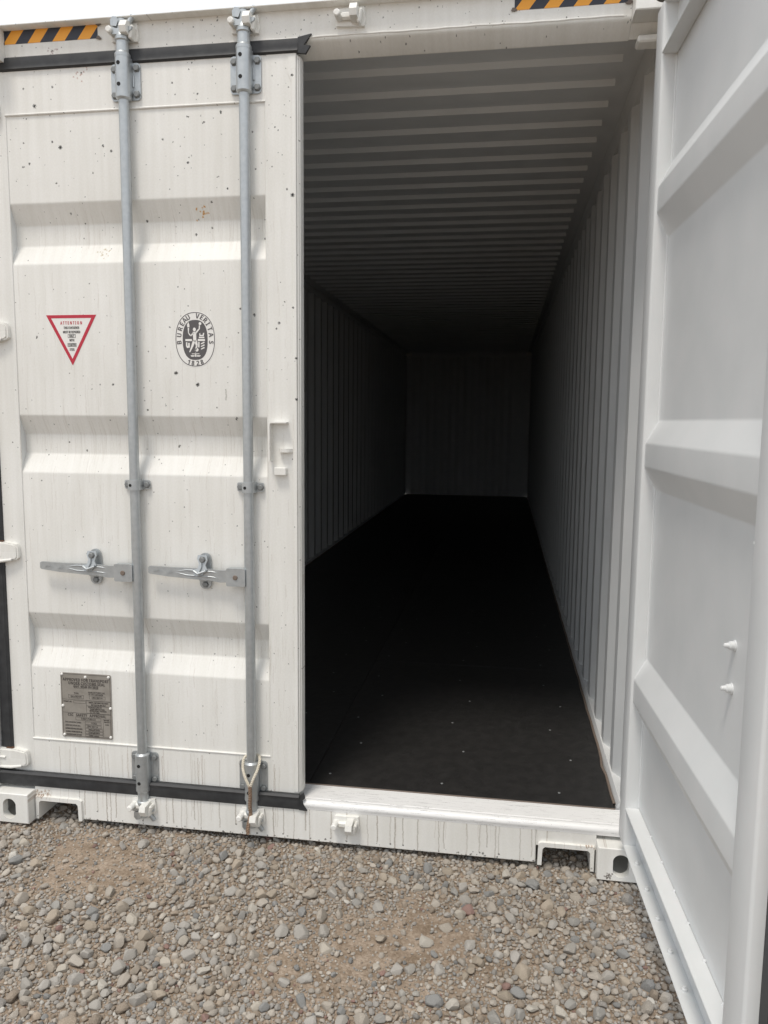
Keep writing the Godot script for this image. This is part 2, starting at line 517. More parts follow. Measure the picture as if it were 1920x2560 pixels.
func cam_head(parent: Node, x: float, y: float, up: bool) -> void:
	var s := 1.0 if up else -1.0
	var key := "cam" + str(up)
	if protos.has(key):
		again(protos[key], parent, Vector3(x, y, 0))
		return
	var mb := MB.new()
	var c := Vector3(0, 0, 0.023)
	# boss, then two hooks that grip behind the keeper's lugs
	mb.lathe([Vector2(0.019, -0.014 * s * s), Vector2(0.021, 0.0), Vector2(0.017, 0.012), Vector2(0.015, 0.052), Vector2(0.0, 0.058)], c, Vector3.UP * s, 18)
	var hook := PackedVector2Array([Vector2(-0.040, 0.012), Vector2(-0.028, 0.003), Vector2(0.0, 0.0), Vector2(0.026, 0.004), Vector2(0.041, 0.014), Vector2(0.044, 0.022), Vector2(0.034, 0.024), Vector2(0.018, 0.020), Vector2(-0.014, 0.020), Vector2(-0.030, 0.026), Vector2(-0.040, 0.022)])
	var h2 := PackedVector2Array()
	for p in hook:
		h2.append(Vector2(p.x, p.y * s))
	mb.extrude(h2, Vector3(0, 0, 0.012), Vector3.RIGHT, Vector3.UP, Vector3(0, 0, 0.028))
	var claw := PackedVector2Array([Vector2(-0.032, 0.030), Vector2(-0.012, 0.026), Vector2(-0.004, 0.044), Vector2(-0.010, 0.056), Vector2(-0.024, 0.058), Vector2(-0.033, 0.048)])
	var c2 := PackedVector2Array()
	for p in claw:
		c2.append(Vector2(p.x, p.y * s))
	mb.extrude(c2, Vector3(0, 0, 0.014), Vector3.RIGHT, Vector3.UP, Vector3(0, 0, 0.026))
	mb.cyl(Vector3(0.022, 0.040 * s, 0.022), Vector3(0.038, 0.066 * s, 0.018), 0.0085, 12, 0.002)
	protos[key] = obj("locking_cam", parent, [mb, M.zinc], Vector3(x, y, 0))

func keeper(parent: Node, x: float, y: float, z: float, up: bool) -> void:
	var s := 1.0 if up else -1.0
	var key := "keeper" + str(up)
	if protos.has(key):
		again(protos[key], parent, Vector3(x, y, z))
		return
	var mb := MB.new()
	var base := PackedVector2Array([Vector2(-0.046, -0.026), Vector2(0.046, -0.030), Vector2(0.050, -0.014), Vector2(0.046, 0.028), Vector2(-0.040, 0.026), Vector2(-0.048, 0.012)])
	mb.extrude(base, Vector3.ZERO, Vector3.RIGHT, Vector3.UP, Vector3(0, 0, 0.012))
	# big lug (left of its pair, tapered), small lug, saddle between
	mb.xf = Transform3D(Basis.IDENTITY, Vector3.ZERO)
	var lug := PackedVector2Array([Vector2(0.008, -0.022), Vector2(0.058, -0.018), Vector2(0.064, 0.0), Vector2(0.050, 0.022), Vector2(0.008, 0.024)])
	mb.extrude(lug, Vector3(0.006, 0, 0), Vector3.BACK, Vector3.UP * s, Vector3(0.024, 0, 0), true, 0.95)
	mb.xf = Transform3D(Basis(Vector3.FORWARD, 0.25), Vector3.ZERO)
	mb.box(Vector3(0.030, -0.022, 0.008), Vector3(0.042, 0.022, 0.040), 0.004)
	mb.xf = Transform3D.IDENTITY
	mb.cyl(Vector3(-0.036, -0.004 * s, 0.008), Vector3(-0.036, -0.004 * s, 0.056), 0.011, 12, 0.003)
	mb.box(Vector3(-0.030, -0.012, 0.010), Vector3(0.010, 0.012, 0.026), 0.006)
	protos[key] = obj("cam_keeper", parent, [mb, M.white], Vector3(x, y, z))

func mid_clamp(parent: Node, x: float, y: float) -> void:
	if protos.has("clamp"):
		again(protos["clamp"], parent, Vector3(x, y, 0))
		for q in [-0.036, 0.038]:
			again(protos["bolt"], parent, Vector3(x + q, y, -0.001))
		return
	var mb := MB.new()
	mb.extrude(rrect(-0.048, -0.016, 0.050, 0.016, 0.006), Vector3.ZERO, Vector3.RIGHT, Vector3.UP, Vector3(0, 0, 0.005))
	var prof := PackedVector2Array([Vector2(-0.026, 0.004)])
	for k in 13:
		var a := PI - PI * k / 12.0
		prof.append(Vector2(cos(a) * 0.0235, 0.024 + sin(a) * 0.0225))
	prof.append(Vector2(0.026, 0.004))
	mb.extrude(prof, Vector3(0, -0.018, 0), Vector3.RIGHT, Vector3.BACK, Vector3(0, 0.036, 0))
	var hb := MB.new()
	hb.cyl(Vector3(-0.006, 0, 0.040), Vector3(-0.006, 0, 0.0468), 0.0055, 12)  # clamp hole as a dark disc, shade put into its colour
	protos["clamp"] = obj("rod_clamp", parent, [mb, M.zinc, hb, M.hole_shade], Vector3(x, y, 0))
	for q in [-0.036, 0.038]:
		again(protos["bolt"], parent, Vector3(x + q, y, -0.001))

func handle(parent: Node, x: float, y: float) -> void:
	# hub on the rod, flattened lever to the left, retainer plate and catch
	if protos.has("handle"):
		again(protos["handle"], parent, Vector3(x, y, 0))
		again(protos["retainer"], parent, Vector3(x - 0.172, y + 0.012, 0))
		again(protos["catch"], parent, Vector3(x - 0.172, y + 0.012, 0))
	else:
		var mb := MB.new()
		mb.extrude(rrect(-0.080, -0.032, -0.010, 0.032, 0.006), Vector3(0, 0, 0.014), Vector3.RIGHT, Vector3.UP, Vector3(0, 0, 0.030))
		var pin := MB.new()
		pin.cyl(Vector3(-0.046, 0, 0.042), Vector3(-0.046, 0, 0.048), 0.009, 14, 0.002)
		var lever := PackedVector2Array([Vector2(-0.075, -0.020), Vector2(-0.105, -0.022), Vector2(-0.150, -0.016), Vector2(-0.205, -0.014), Vector2(-0.262, -0.010), Vector2(-0.300, -0.008), Vector2(-0.372, 0.0), Vector2(-0.378, 0.004), Vector2(-0.378, 0.024), Vector2(-0.372, 0.028), Vector2(-0.280, 0.026), Vector2(-0.225, 0.026), Vector2(-0.160, 0.026), Vector2(-0.110, 0.022), Vector2(-0.075, 0.022)])
		mb.extrude(lever, Vector3(0, 0, 0.024), Vector3.RIGHT, Vector3.UP, Vector3(0, 0, 0.010))
		# pressed ridges
		for q in [[0.016, 0.003], [-0.003, 0.003]]:
			mb.tube([Vector3(-0.11, q[0] - 0.004, 0.0305), Vector3(-0.14, q[0], 0.0333), Vector3(-0.23, q[0] + 0.003, 0.0335), Vector3(-0.285, 0.010, 0.0305)], q[1], 8)
		# cast marks
		for q in [[-0.352, 0.012], [-0.340, 0.014], [-0.300, 0.008], [-0.290, 0.007]]:
			mb.xf = Transform3D(Basis(Vector3.BACK, 0.7), Vector3(q[0], q[1], 0.034))
			mb.box(Vector3(-0.006, -0.001, 0), Vector3(0.006, 0.001, 0.0015))
			mb.xf = Transform3D(Basis(Vector3.BACK, -0.6), Vector3(q[0] + 0.004, q[1], 0.034))
			mb.box(Vector3(-0.005, -0.001, 0), Vector3(0.005, 0.001, 0.0014))
		mb.xf = Transform3D.IDENTITY
		protos["handle"] = obj("handle", parent, [mb, M.zinc, pin, M.trim], Vector3(x, y, 0))
		var rp := MB.new()
		rp.extrude(rrect(-0.022, -0.066, 0.022, 0.066, 0.021, 8), Vector3.ZERO, Vector3.RIGHT, Vector3.UP, Vector3(0, 0, 0.006))
		rp.box(Vector3(-0.014, -0.034, 0.006), Vector3(0.014, -0.018, 0.022), 0.003)
		rp.box(Vector3(-0.018, -0.034, 0.018), Vector3(0.012, -0.010, 0.0235), 0.002)
		protos["retainer"] = obj("handle_retainer", parent, [rp, M.zinc], Vector3(x - 0.172, y + 0.012, 0))
		var ca := MB.new()
		var flap := PackedVector2Array([Vector2(-0.018, 0.062), Vector2(0.014, 0.062), Vector2(0.018, 0.045), Vector2(0.012, 0.026), Vector2(0.020, 0.010), Vector2(0.004, -0.008), Vector2(-0.018, -0.014), Vector2(-0.032, -0.004), Vector2(-0.034, 0.008), Vector2(-0.016, 0.012), Vector2(-0.012, 0.030), Vector2(-0.020, 0.048)])
		ca.xf = Transform3D(Basis(Vector3.RIGHT, -0.22), Vector3(0, 0.0, 0.036))
		ca.extrude(flap, Vector3.ZERO, Vector3.RIGHT, Vector3.UP, Vector3(0, 0, 0.006))
		ca.tube([Vector3(-0.03, 0.004, 0.006), Vector3(-0.012, -0.006, 0.011), Vector3(0.016, 0.006, 0.007)], 0.005, 8)
		ca.tube([Vector3(-0.006, 0.05, 0.007), Vector3(-0.002, 0.02, 0.009), Vector3(-0.012, -0.006, 0.010)], 0.004, 8)
		ca.xf = Transform3D.IDENTITY
		ca.cyl(Vector3(0, 0.046, 0.006), Vector3(0, 0.046, 0.028), 0.012, 12)
		protos["catch"] = obj("handle_catch", parent, [ca, M.zinc], Vector3(x - 0.172, y + 0.012, 0))
	again(protos["bolt"], parent, Vector3(x - 0.172, y + 0.012 - 0.049, 0.0))
	again(protos["bolt"], parent, Vector3(x - 0.172, y + 0.012 + 0.046, 0.027))

func locking_rod(parent: Node, x: float, with_handle := true) -> void:
	var mb := MB.new()
	mb.cyl(Vector3(0, 0.19, 0.023), Vector3(0, 2.77, 0.023), 0.0178, 24)
	obj("locking_rod", parent, [mb, M.zinc], Vector3(x, 0, 0))
	bar_guide(parent, x, 2.688, true)
	bar_guide(parent, x, 0.240, false)
	cam_head(parent, x, 2.826, true)
	cam_head(parent, x, 0.104, false)
	mid_clamp(parent, x, 1.312)
	if with_handle:
		handle(parent, x, 0.992)

const RIBS := [2.200, 1.453, 0.710]
# one leaf: frame of tubes and channels round a ribbed sheet. W wide; y 0.185 to 2.75; z 0 outer to -0.05 inner
func leaf(parent: Node, called: String, W: float, outer: Material, inner: Material, hinge_left: bool) -> MeshInstance3D:
	var fr := MB.new()
	var fi := MB.new()
	var L := 0.085 if hinge_left else 0.107     # width of the tube at the left
	var Rr := 0.107 if hinge_left else 0.085
	for e in [[0.0, L], [W - Rr, W]]:
		# tube, rounded; the front half carries the outside paint, the back half the inside
		fr.extrude(PackedVector2Array([Vector2(e[0], -0.0105), Vector2(e[0], -0.005), Vector2(e[0] + 0.0015, -0.0015), Vector2(e[0] + 0.005, 0), Vector2(e[1] - 0.005, 0), Vector2(e[1] - 0.0015, -0.0015), Vector2(e[1], -0.005), Vector2(e[1], -0.0105)]), Vector3(0, 0.185, 0), Vector3.RIGHT, Vector3.BACK, Vector3(0, 2.565, 0))
		fi.extrude(PackedVector2Array([Vector2(e[0], -0.0105), Vector2(e[1], -0.0105), Vector2(e[1], -0.043), Vector2(e[1] - 0.003, -0.048), Vector2(e[1] - 0.008, -0.05), Vector2(e[0] + 0.008, -0.05), Vector2(e[0] + 0.003, -0.048), Vector2(e[0], -0.043)]), Vector3(0, 0.185, 0), Vector3.RIGHT, Vector3.BACK, Vector3(0, 2.565, 0))
	var x0 := L
	var x1 := W - Rr
	# channels top and bottom: web outside, flanges inwards
	for e in [[0.185, 0.318], [2.605, 2.75]]:
		fr.box(Vector3(x0, e[0], -0.006), Vector3(x1, e[1], -0.0012))
		fi.box(Vector3(x0, e[0], -0.050), Vector3(x1, e[0] + 0.006, -0.006), 0.002)
		fi.box(Vector3(x0, e[1] - 0.006, -0.050), Vector3(x1, e[1], -0.006), 0.002)
		fi.box(Vector3(x0, e[0] + 0.006, -0.010), Vector3(x1, e[1] - 0.006, -0.0062))
	# weld beads along the joints of the sheet
	for y in [0.318, 2.605]:
		fr.cyl(Vector3(x0, y, -0.002), Vector3(x1, y, -0.002), 0.004, 8)
	for x in [x0, x1]:
		fr.cyl(Vector3(x, 0.19, -0.0035), Vector3(x, 2.745, -0.0035), 0.0036, 8)
	var o := obj(called, parent, [fr, outer, fi, inner])
	var pts := [Vector2(0.318, -0.004)]
	for k in [2, 1, 0]:
		var c: float = RIBS[k]
		for q in [[-0.105, -0.004], [-0.036, -0.040], [0.036, -0.040], [0.105, -0.004]]:
			# pressed, not folded: ease each bend
			pts.append(Vector2(c + q[0], q[1]))
	pts.append(Vector2(2.605, -0.004))
	var soft := [pts[0]]
	for i in range(1, pts.size() - 1):
		var a: Vector2 = pts[i] + (pts[i - 1] - pts[i]).normalized() * 0.005
		var b: Vector2 = pts[i] + (pts[i + 1] - pts[i]).normalized() * 0.005
		for k in 5:
			var t := k / 4.0
			soft.append(a.lerp(pts[i], t).lerp(pts[i].lerp(b, t), t))
	soft.append(pts[-1])
	for side in 2:
		var mb := MB.new()
		var off := -0.0025 * side
		for i in soft.size() - 1:
			var p: Vector2 = soft[i]
			var q: Vector2 = soft[i + 1]
			var n1 := (q - p).normalized()
			var na := n1
			var nb := n1
			if i > 0:
				na = (n1 + (p - soft[i - 1]).normalized()).normalized()
			if i < soft.size() - 2:
				nb = (n1 + (soft[i + 2] - q).normalized()).normalized()
			var sg := 1.0 if side == 0 else -1.0
			var N1 := Vector3(0, -na.y, na.x) * sg
			var N2 := Vector3(0, -nb.y, nb.x) * sg
			var A := Vector3(x0, p.x, p.y + off)
			var B := Vector3(x1, p.x, p.y + off)
			var C := Vector3(x1, q.x, q.y + off)
			var D := Vector3(x0, q.x, q.y + off)
			mb.tri_n(A, B, C, N1, N1, N2)
			mb.tri_n(A, C, D, N1, N2, N2)
		if side == 0:
			fr = mb
		else:
			fi = mb
	obj("ribbed_panel", o, [fr, outer, fi, inner])
	return o

func seal_strip(mb: MB, a: Vector3, b: Vector3, outw: Vector3, w0: float, w1: float, cut := 0.0) -> void:
	# lip seal: raised bulb by the door, lip spread on the frame; outw points away from the door
	var d := (b - a)
	var prof := PackedVector2Array([Vector2(-w0, -0.010), Vector2(-w0, 0.001), Vector2(-w0 + 0.006, 0.0065), Vector2(0.004, 0.0075), Vector2(0.014, 0.004), Vector2(0.020, 0.0052), Vector2(w1 - 0.006, 0.0015), Vector2(w1, -0.006), Vector2(w1, -0.012)])
	mb.extrude(prof, a, outw, Vector3.BACK, d, true, 0.85)

func hinge_blade(parent: Node, y: float, sgn: float, rusty: bool) -> void:
	# cast strap on the frame tube, knuckle and pin beyond the leaf's edge
	var mb := MB.new()
	var out := PackedVector2Array([Vector2(-0.062, -0.040), Vector2(0.010, -0.040), Vector2(0.062, -0.028), Vector2(0.070, -0.020), Vector2(0.070, 0.018), Vector2(0.062, 0.030), Vector2(0.020, 0.037), Vector2(-0.062, 0.038)])
	mb.xf = Transform3D(Basis.from_scale(Vector3(sgn, 1, 1)), Vector3(0, 0, 0))
	mb.extrude(out, Vector3.ZERO, Vector3.RIGHT, Vector3.UP, Vector3(0, 0, 0.017))
	var inn := PackedVector2Array()
	for p in out:
		inn.append(Vector2(p.x * 0.93 - 0.002, p.y * 0.86))
	mb.extrude(inn, Vector3(0, 0, 0.017), Vector3.RIGHT, Vector3.UP, Vector3(0, 0, 0.004))
	mb.tube([Vector3(-0.062, -0.036, 0.019), Vector3(0.0, -0.035, 0.021), Vector3(0.045, -0.028, 0.018)], 0.006, 8)
	mb.tube([Vector3(-0.062, 0.004, 0.021), Vector3(-0.02, 0.004, 0.021)], 0.005, 8)
	mb.cyl(Vector3(-0.066, -0.044, 0.012), Vector3(-0.066, 0.044, 0.012), 0.016, 14)
	var rs := MB.new()
	if rusty:
		rs.xf = mb.xf
		rs.box(Vector3(-0.022, 0.036, 0.002), Vector3(0.008, 0.0415, 0.016), 0.003)
	obj("hinge", parent, [mb, M.white, rs, M.rust], Vector3(0.0, y, 0))

# ------------------------------------------------------------------ labels on the shut leaf
func triangle_sticker(parent: Node) -> void:
	var f := MB.new()
	var r := MB.new()
	var T := [Vector2(-0.097, 0.089), Vector2(0.097, 0.089), Vector2(0.0, -0.089)]
	var S := [Vector2(-0.078, 0.078), Vector2(0.078, 0.078), Vector2(0.0, -0.066)]
	flat(f, T, 0.0, 0.0004)
	for i in 3:
		var j := (i + 1) % 3
		flat(r, [T[i], T[j], S[j], S[i]], 0.0004, 0.0010)
	var k := MB.new()
	for q in [[0.015, 0.015, 0.006], [0.017, -0.0165, 0.006]]:
		var w: float = q[0]
		var y: float = q[1]
		var h: float = q[2]
		for e in [[-w, y - h, w, y - h + 0.0011], [-w, y + h - 0.0011, w, y + h], [-w, y - h, -w + 0.0011, y + h], [w - 0.0011, y - h, w, y + h]]:
			flat(k, [Vector2(e[0], e[1]), Vector2(e[2], e[1]), Vector2(e[2], e[3]), Vector2(e[0], e[3])], 0.0004, 0.0009)
	var o := obj("warning_sticker", parent, [f, M.film, r, M.red, k, M.ink], Vector3(0.375 - 0.068, 1.827, -0.004))
	var st := start()
	lettering(st, "A T T E N T I O N", Vector3(0, 0.061, 0.0008), 0.011, 0.72)
	add_letters(o, st, M.red)
	st = start()
	for q in [["THIS CONTAINER", 0.044, 0.0085], ["MUST BE REPAIRED", 0.029, 0.0085], ["ONLY", 0.015, 0.0085], ["WITH", 0.0, 0.0085], ["CORTEN", -0.0165, 0.0085], ["STEEL", -0.033, 0.0085]]:
		lettering(st, q[0], Vector3(0, q[1], 0.0008), q[2], 0.62)
	add_letters(o, st, M.ink)
	o.set_meta("label", "red and white triangle sticker reading attention")

func oval_sticker(parent: Node) -> void:
	var f := MB.new()
	var k := MB.new()
	var w := MB.new()
	var c := Vector2.ZERO
	disc(f, c, 0.0755, 0.0965, 0, 0.0004, 40, 2.25)
	ring(k, c, 0.0725, 0.0935, 0.0024, 0.0004, 0.0009, 48, 2.25)
	disc(k, Vector2(0, -0.002), 0.0460, 0.0690, 0.0004, 0.0009, 40, 2.5)
	var z0 := 0.0009
	var z1 := 0.0014
	# figure with raised arm, torch, shield, staff, bars and scales
	disc(w, Vector2(-0.002, 0.034), 0.0055, 0.0065, z0, z1, 12)
	bar2(w, Vector2(-0.002, 0.026), Vector2(-0.001, -0.006), 0.0065, 0.0055, z0, z1)
	bar2(w, Vector2(0.003, 0.022), Vector2(0.016, 0.036), 0.0030, 0.0022, z0, z1)
	bar2(w, Vector2(0.016, 0.035), Vector2(0.017, 0.048), 0.0022, 0.0018, z0, z1)
	disc(w, Vector2(0.019, 0.054), 0.0052, 0.0052, z0, z1, 12)
	bar2(w, Vector2(-0.006, 0.022), Vector2(-0.016, 0.012), 0.0026, 0.0020, z0, z1)
	bar2(w, Vector2(-0.016, 0.012), Vector2(-0.024, 0.022), 0.0020, 0.0018, z0, z1)
	bar2(w, Vector2(-0.024, 0.020), Vector2(-0.024, 0.040), 0.0014, 0.0026, z0, z1)
	flat(w, [Vector2(-0.028, 0.042), Vector2(-0.020, 0.042), Vector2(-0.020, 0.050), Vector2(-0.024, 0.060), Vector2(-0.029, 0.050)], z0, z1)
	bar2(w, Vector2(-0.003, -0.004), Vector2(-0.012, -0.026), 0.0052, 0.0036, z0, z1)
	bar2(w, Vector2(-0.012, -0.026), Vector2(-0.021, -0.044), 0.0034, 0.0018, z0, z1)
	bar2(w, Vector2(0.002, -0.004), Vector2(0.006, -0.022), 0.0050, 0.0034, z0, z1)
	bar2(w, Vector2(0.006, -0.022), Vector2(0.0, -0.040), 0.0032, 0.0018, z0, z1)
	disc(w, Vector2(0.006, -0.036), 0.0062, 0.0062, z0, z1, 12)
	flat(w, [Vector2(-0.036, 0.001), Vector2(-0.012, 0.001), Vector2(-0.012, -0.006), Vector2(-0.036, -0.006)], z0, z1)
	flat(w, [Vector2(0.010, 0.001), Vector2(0.036, 0.001), Vector2(0.036, -0.006), Vector2(0.010, -0.006)], z0, z1)
	flat(w, [Vector2(0.014, 0.004), Vector2(0.034, 0.004), Vector2(0.034, 0.009), Vector2(0.014, 0.009)], z0, z1)
	flat(w, [Vector2(0.016, 0.011), Vector2(0.032, 0.011), Vector2(0.034, 0.022), Vector2(0.030, 0.022), Vector2(0.028, 0.015), Vector2(0.020, 0.015), Vector2(0.019, 0.022), Vector2(0.016, 0.020)], z0, z1)
	flat(w, [Vector2(-0.034, -0.010), Vector2(-0.029, -0.010), Vector2(-0.029, -0.022), Vector2(-0.026, -0.022), Vector2(-0.026, -0.012), Vector2(-0.020, -0.012), Vector2(-0.020, -0.028), Vector2(-0.030, -0.030), Vector2(-0.034, -0.024)], z0, z1)
	bar2(w, Vector2(0.014, -0.009), Vector2(0.013, -0.028), 0.0024, 0.0024, z0, z1)
	for q in [-0.010, -0.019, -0.028]:
		bar2(w, Vector2(0.021, q - 0.006), Vector2(0.034, q), 0.0016, 0.0024, z0, z1)
	bar2(w, Vector2(0.001, -0.046), Vector2(0.001, -0.060), 0.0016, 0.0030, z0, z1)
	bar2(w, Vector2(-0.013, -0.050), Vector2(0.015, -0.050), 0.0012, 0.0012, z0, z1)
	for sx in [-0.010, 0.012]:
		flat(w, [Vector2(sx - 0.008, -0.055), Vector2(sx + 0.008, -0.055), Vector2(sx + 0.005, -0.0595), Vector2(sx - 0.005, -0.0595)], z0, z1)
	var o := obj("emblem_sticker", parent, [f, M.film, k, M.stamp, w, M.film], Vector3(0.842 - 0.068, 1.827, -0.004))
	var st := start()
	var word := "BUREAU VERITAS"
	for i in word.length():
		var a: float = lerp(deg_to_rad(186), deg_to_rad(-6), i / float(word.length() - 1))
		if word[i] != " ":
			var p := Vector2(0.0590 * sign(cos(a)) * pow(abs(cos(a)), 0.89), 0.0805 * sign(sin(a)) * pow(abs(sin(a)), 0.89))
			var tn := atan2(p.y / pow(0.0805, 2), p.x / pow(0.0590, 2)) - PI / 2
			lettering(st, word[i], Vector3(p.x, p.y, 0.0008), 0.0165, 1.0, tn)
	for i in 4:
		var a := deg_to_rad([-108, -97, -84, -72][i])
		lettering(st, "1828"[i], Vector3(0.078 * cos(a) , 0.0825 * sin(a) , 0.0008), 0.0155, 1.0, a + PI / 2)
	add_letters(o, st, M.stamp)
	o.set_meta("label", "oval grey and white emblem sticker with lettering round it")

func data_plate(parent: Node) -> void:
	var p := MB.new()
	var k := MB.new()
	p.extrude(rrect(-0.103, -0.127, 0.103, 0.127, 0.006), Vector3.ZERO, Vector3.RIGHT, Vector3.UP, Vector3(0, 0, 0.002))
	ring(k, Vector2.ZERO, 0.099, 0.123, 0.0012, 0.002, 0.0024, 48, 40.0)
	var box_line := func(x0, y0, x1, y1, t):
		for e in [[x0, y0, x1, y0 + t], [x0, y1 - t, x1, y1], [x0, y0, x0 + t, y1], [x1 - t, y0, x1, y1]]:
			flat(k, [Vector2(e[0], e[1]), Vector2(e[2], e[1]), Vector2(e[2], e[3]), Vector2(e[0], e[3])], 0.002, 0.0024)
	for b in [[-0.048, 0.068, 0.050, 0.082], [-0.072, 0.028, -0.010, 0.041], [0.013, 0.028, 0.078, 0.041], [-0.046, -0.058, 0.058, -0.045], [-0.008, -0.073, 0.058, -0.062], [-0.008, -0.086, 0.058, -0.075], [-0.008, -0.098, 0.028, -0.088], [0.028, -0.098, 0.064, -0.088], [-0.008, -0.110, 0.028, -0.100], [0.028, -0.110, 0.064, -0.100], [-0.008, -0.121, 0.064, -0.112], [0.066, -0.119, 0.096, -0.047], [0.0, -0.028, 0.098, 0.021], [-0.052, 0.009, -0.002, 0.019]]:
		box_line.call(b[0], b[1], b[2], b[3], 0.0008)
	for y in [0.022, -0.030]:
		flat(k, [Vector2(-0.098, y), Vector2(0.098, y), Vector2(0.098, y + 0.001), Vector2(-0.098, y + 0.001)], 0.002, 0.0024)
	flat(k, [Vector2(0.0, 0.001), Vector2(0.098, 0.001), Vector2(0.098, 0.002), Vector2(0.0, 0.002)], 0.0024, 0.0027)
	var rv := MB.new()
	for q in [[-0.096, 0.121], [0.0, 0.114], [0.094, 0.119], [-0.096, -0.003], [0.098, -0.003], [-0.094, -0.118], [0.096, -0.117]]:
		rv.lathe([Vector2(0.0055, 0), Vector2(0.005, 0.003), Vector2(0.003, 0.0052), Vector2(0, 0.0056)], Vector3(q[0], q[1], 0.0018), Vector3.BACK, 10)
	var o := obj("data_plate", parent, [p, M.plate, k, M.engrave, rv, M.film], Vector3(0.380 - 0.068, 0.461, -0.003))
	var st := start()
	var z := 0.0024
	for q in [["APPROVED FOR TRANSPORT", 0.0, 0.101, 0.0125, 0.92], ["UNDER CUSTOMS SEAL", 0.004, 0.0875, 0.0125, 0.9], ["GB/C 40340 BV/2023", 0.0, 0.075, 0.0095, 0.9], ["TYPE", -0.040, 0.0475, 0.0075, 1.0], ["MANUFACTURER'S NO.", 0.044, 0.0545, 0.0068, 0.8], ["OF THE CONTAINER", 0.040, 0.0465, 0.0068, 0.8], ["S55L-AT95/1/P1", -0.041, 0.0345, 0.0075, 0.7], ["CBHU 9807114", 0.045, 0.0345, 0.0075, 0.7], ["OWNER'S NO.", -0.076, 0.014, 0.006, 0.8], ["TIMBER COMPONENT TREATMENT", 0.049, 0.0145, 0.0068, 0.62], ["IM/TAILEUM-400/2023", 0.049, 0.006, 0.0068, 0.7], ["MANUFACTURED BY", 0.035, -0.0035, 0.0062, 0.8], ["TIANJIN XINHUACHANG", 0.044, -0.0105, 0.0062, 0.75], ["INTERNATIONAL CONTAINERS", 0.047, -0.0175, 0.0062, 0.66], ["CO., LTD. CHINA", 0.033, -0.0245, 0.0062, 0.7], ["CSC   SAFETY   APPROVAL", 0.0, -0.0375, 0.0115, 0.94], ["F/BV/17580/23", 0.006, -0.0515, 0.008, 0.9], ["DATE MANUFACTURED", -0.057, -0.0675, 0.0066, 0.8], ["11/2023", 0.028, -0.0675, 0.007, 0.8], ["IDENTIFICATION NO.", -0.058, -0.0805, 0.0066, 0.8], ["CBHU 9807114", 0.022, -0.0805, 0.007, 0.75], ["MAXIMUM OPERATING GROSS MASS", -0.055, -0.093, 0.0062, 0.55], ["30480 kg  67200 lbs", 0.028, -0.093, 0.0066, 0.65], ["ALLOWABLE STACKING LOAD FOR 1.8g", -0.055, -0.105, 0.0062, 0.5], ["213360 kg 470380 lbs", 0.028, -0.105, 0.0066, 0.6], ["TRANSVERSE RACKING TEST FORCE", -0.055, -0.1165, 0.0062, 0.53], ["150000 newtons", 0.026, -0.1165, 0.0066, 0.7], ["FIRST MAINT.", 0.081, -0.052, 0.005, 0.6], ["EXAM. DATE", 0.081, -0.059, 0.005, 0.65], ["11/2028", 0.081, -0.069, 0.005, 0.7]]:
		lettering(st, q[0], Vector3(q[1], q[2], z), q[3] * 0.88, q[4], 0.0, q[3] > 0.009)
	add_letters(o, st, M.engrave)
	o.set_meta("label", "riveted grey approval plate engraved with small print")

func hazard_tape(parent: Node, x0: float, x1: float, y0: float, y1: float, z: float, first: float) -> void:
	var a := MB.new()
	var b := MB.new()
	var d := MB.new()
	var h := y1 - y0
	var n := 8
	var w := (x1 - x0) / 7.6
	# slanting bands clipped to the strip
	var clip := PackedVector2Array([Vector2(x0, y0), Vector2(x1, y0), Vector2(x1, y1), Vector2(x0, y1)])
	for i in range(-2, n + 1):
		var xa := x0 + (i + first) * w
		var band := PackedVector2Array([Vector2(xa, y0), Vector2(xa + w, y0), Vector2(xa + w + h * 0.78, y1), Vector2(xa + h * 0.78, y1)])
		for q in Geometry2D.intersect_polygons(band, clip):
			(a if i % 2 == 0 else b).extrude(q, Vector3(0, 0, z), Vector3.RIGHT, Vector3.UP, Vector3(0, 0, 0.0015))
	var o := obj("warning_tape", parent, [a, M.orange, b, M.navy])
	o.set_meta("label", "yellow and black striped warning tape")
	for q in [[x0 - 0.002, y0 + 0.002], [x0 - 0.002, y1 - 0.001], [x1 + 0.005, y0], [x1 + 0.003, y1]]:
		var p := PackedVector2Array()
		for k in 9:
			var an := TAU * k / 9.0
			p.append(Vector2(cos(an) * rng.randf_range(0.006, 0.014), sin(an) * rng.randf_range(0.004, 0.0075)))
		var s := MB.new()
		s.extrude(p, Vector3(0, 0, 0.0015), Vector3.RIGHT, Vector3.UP, Vector3(0, 0, 0.003))
		obj("sealant_dab", o, [s, M.dab], Vector3(q[0], q[1], z))

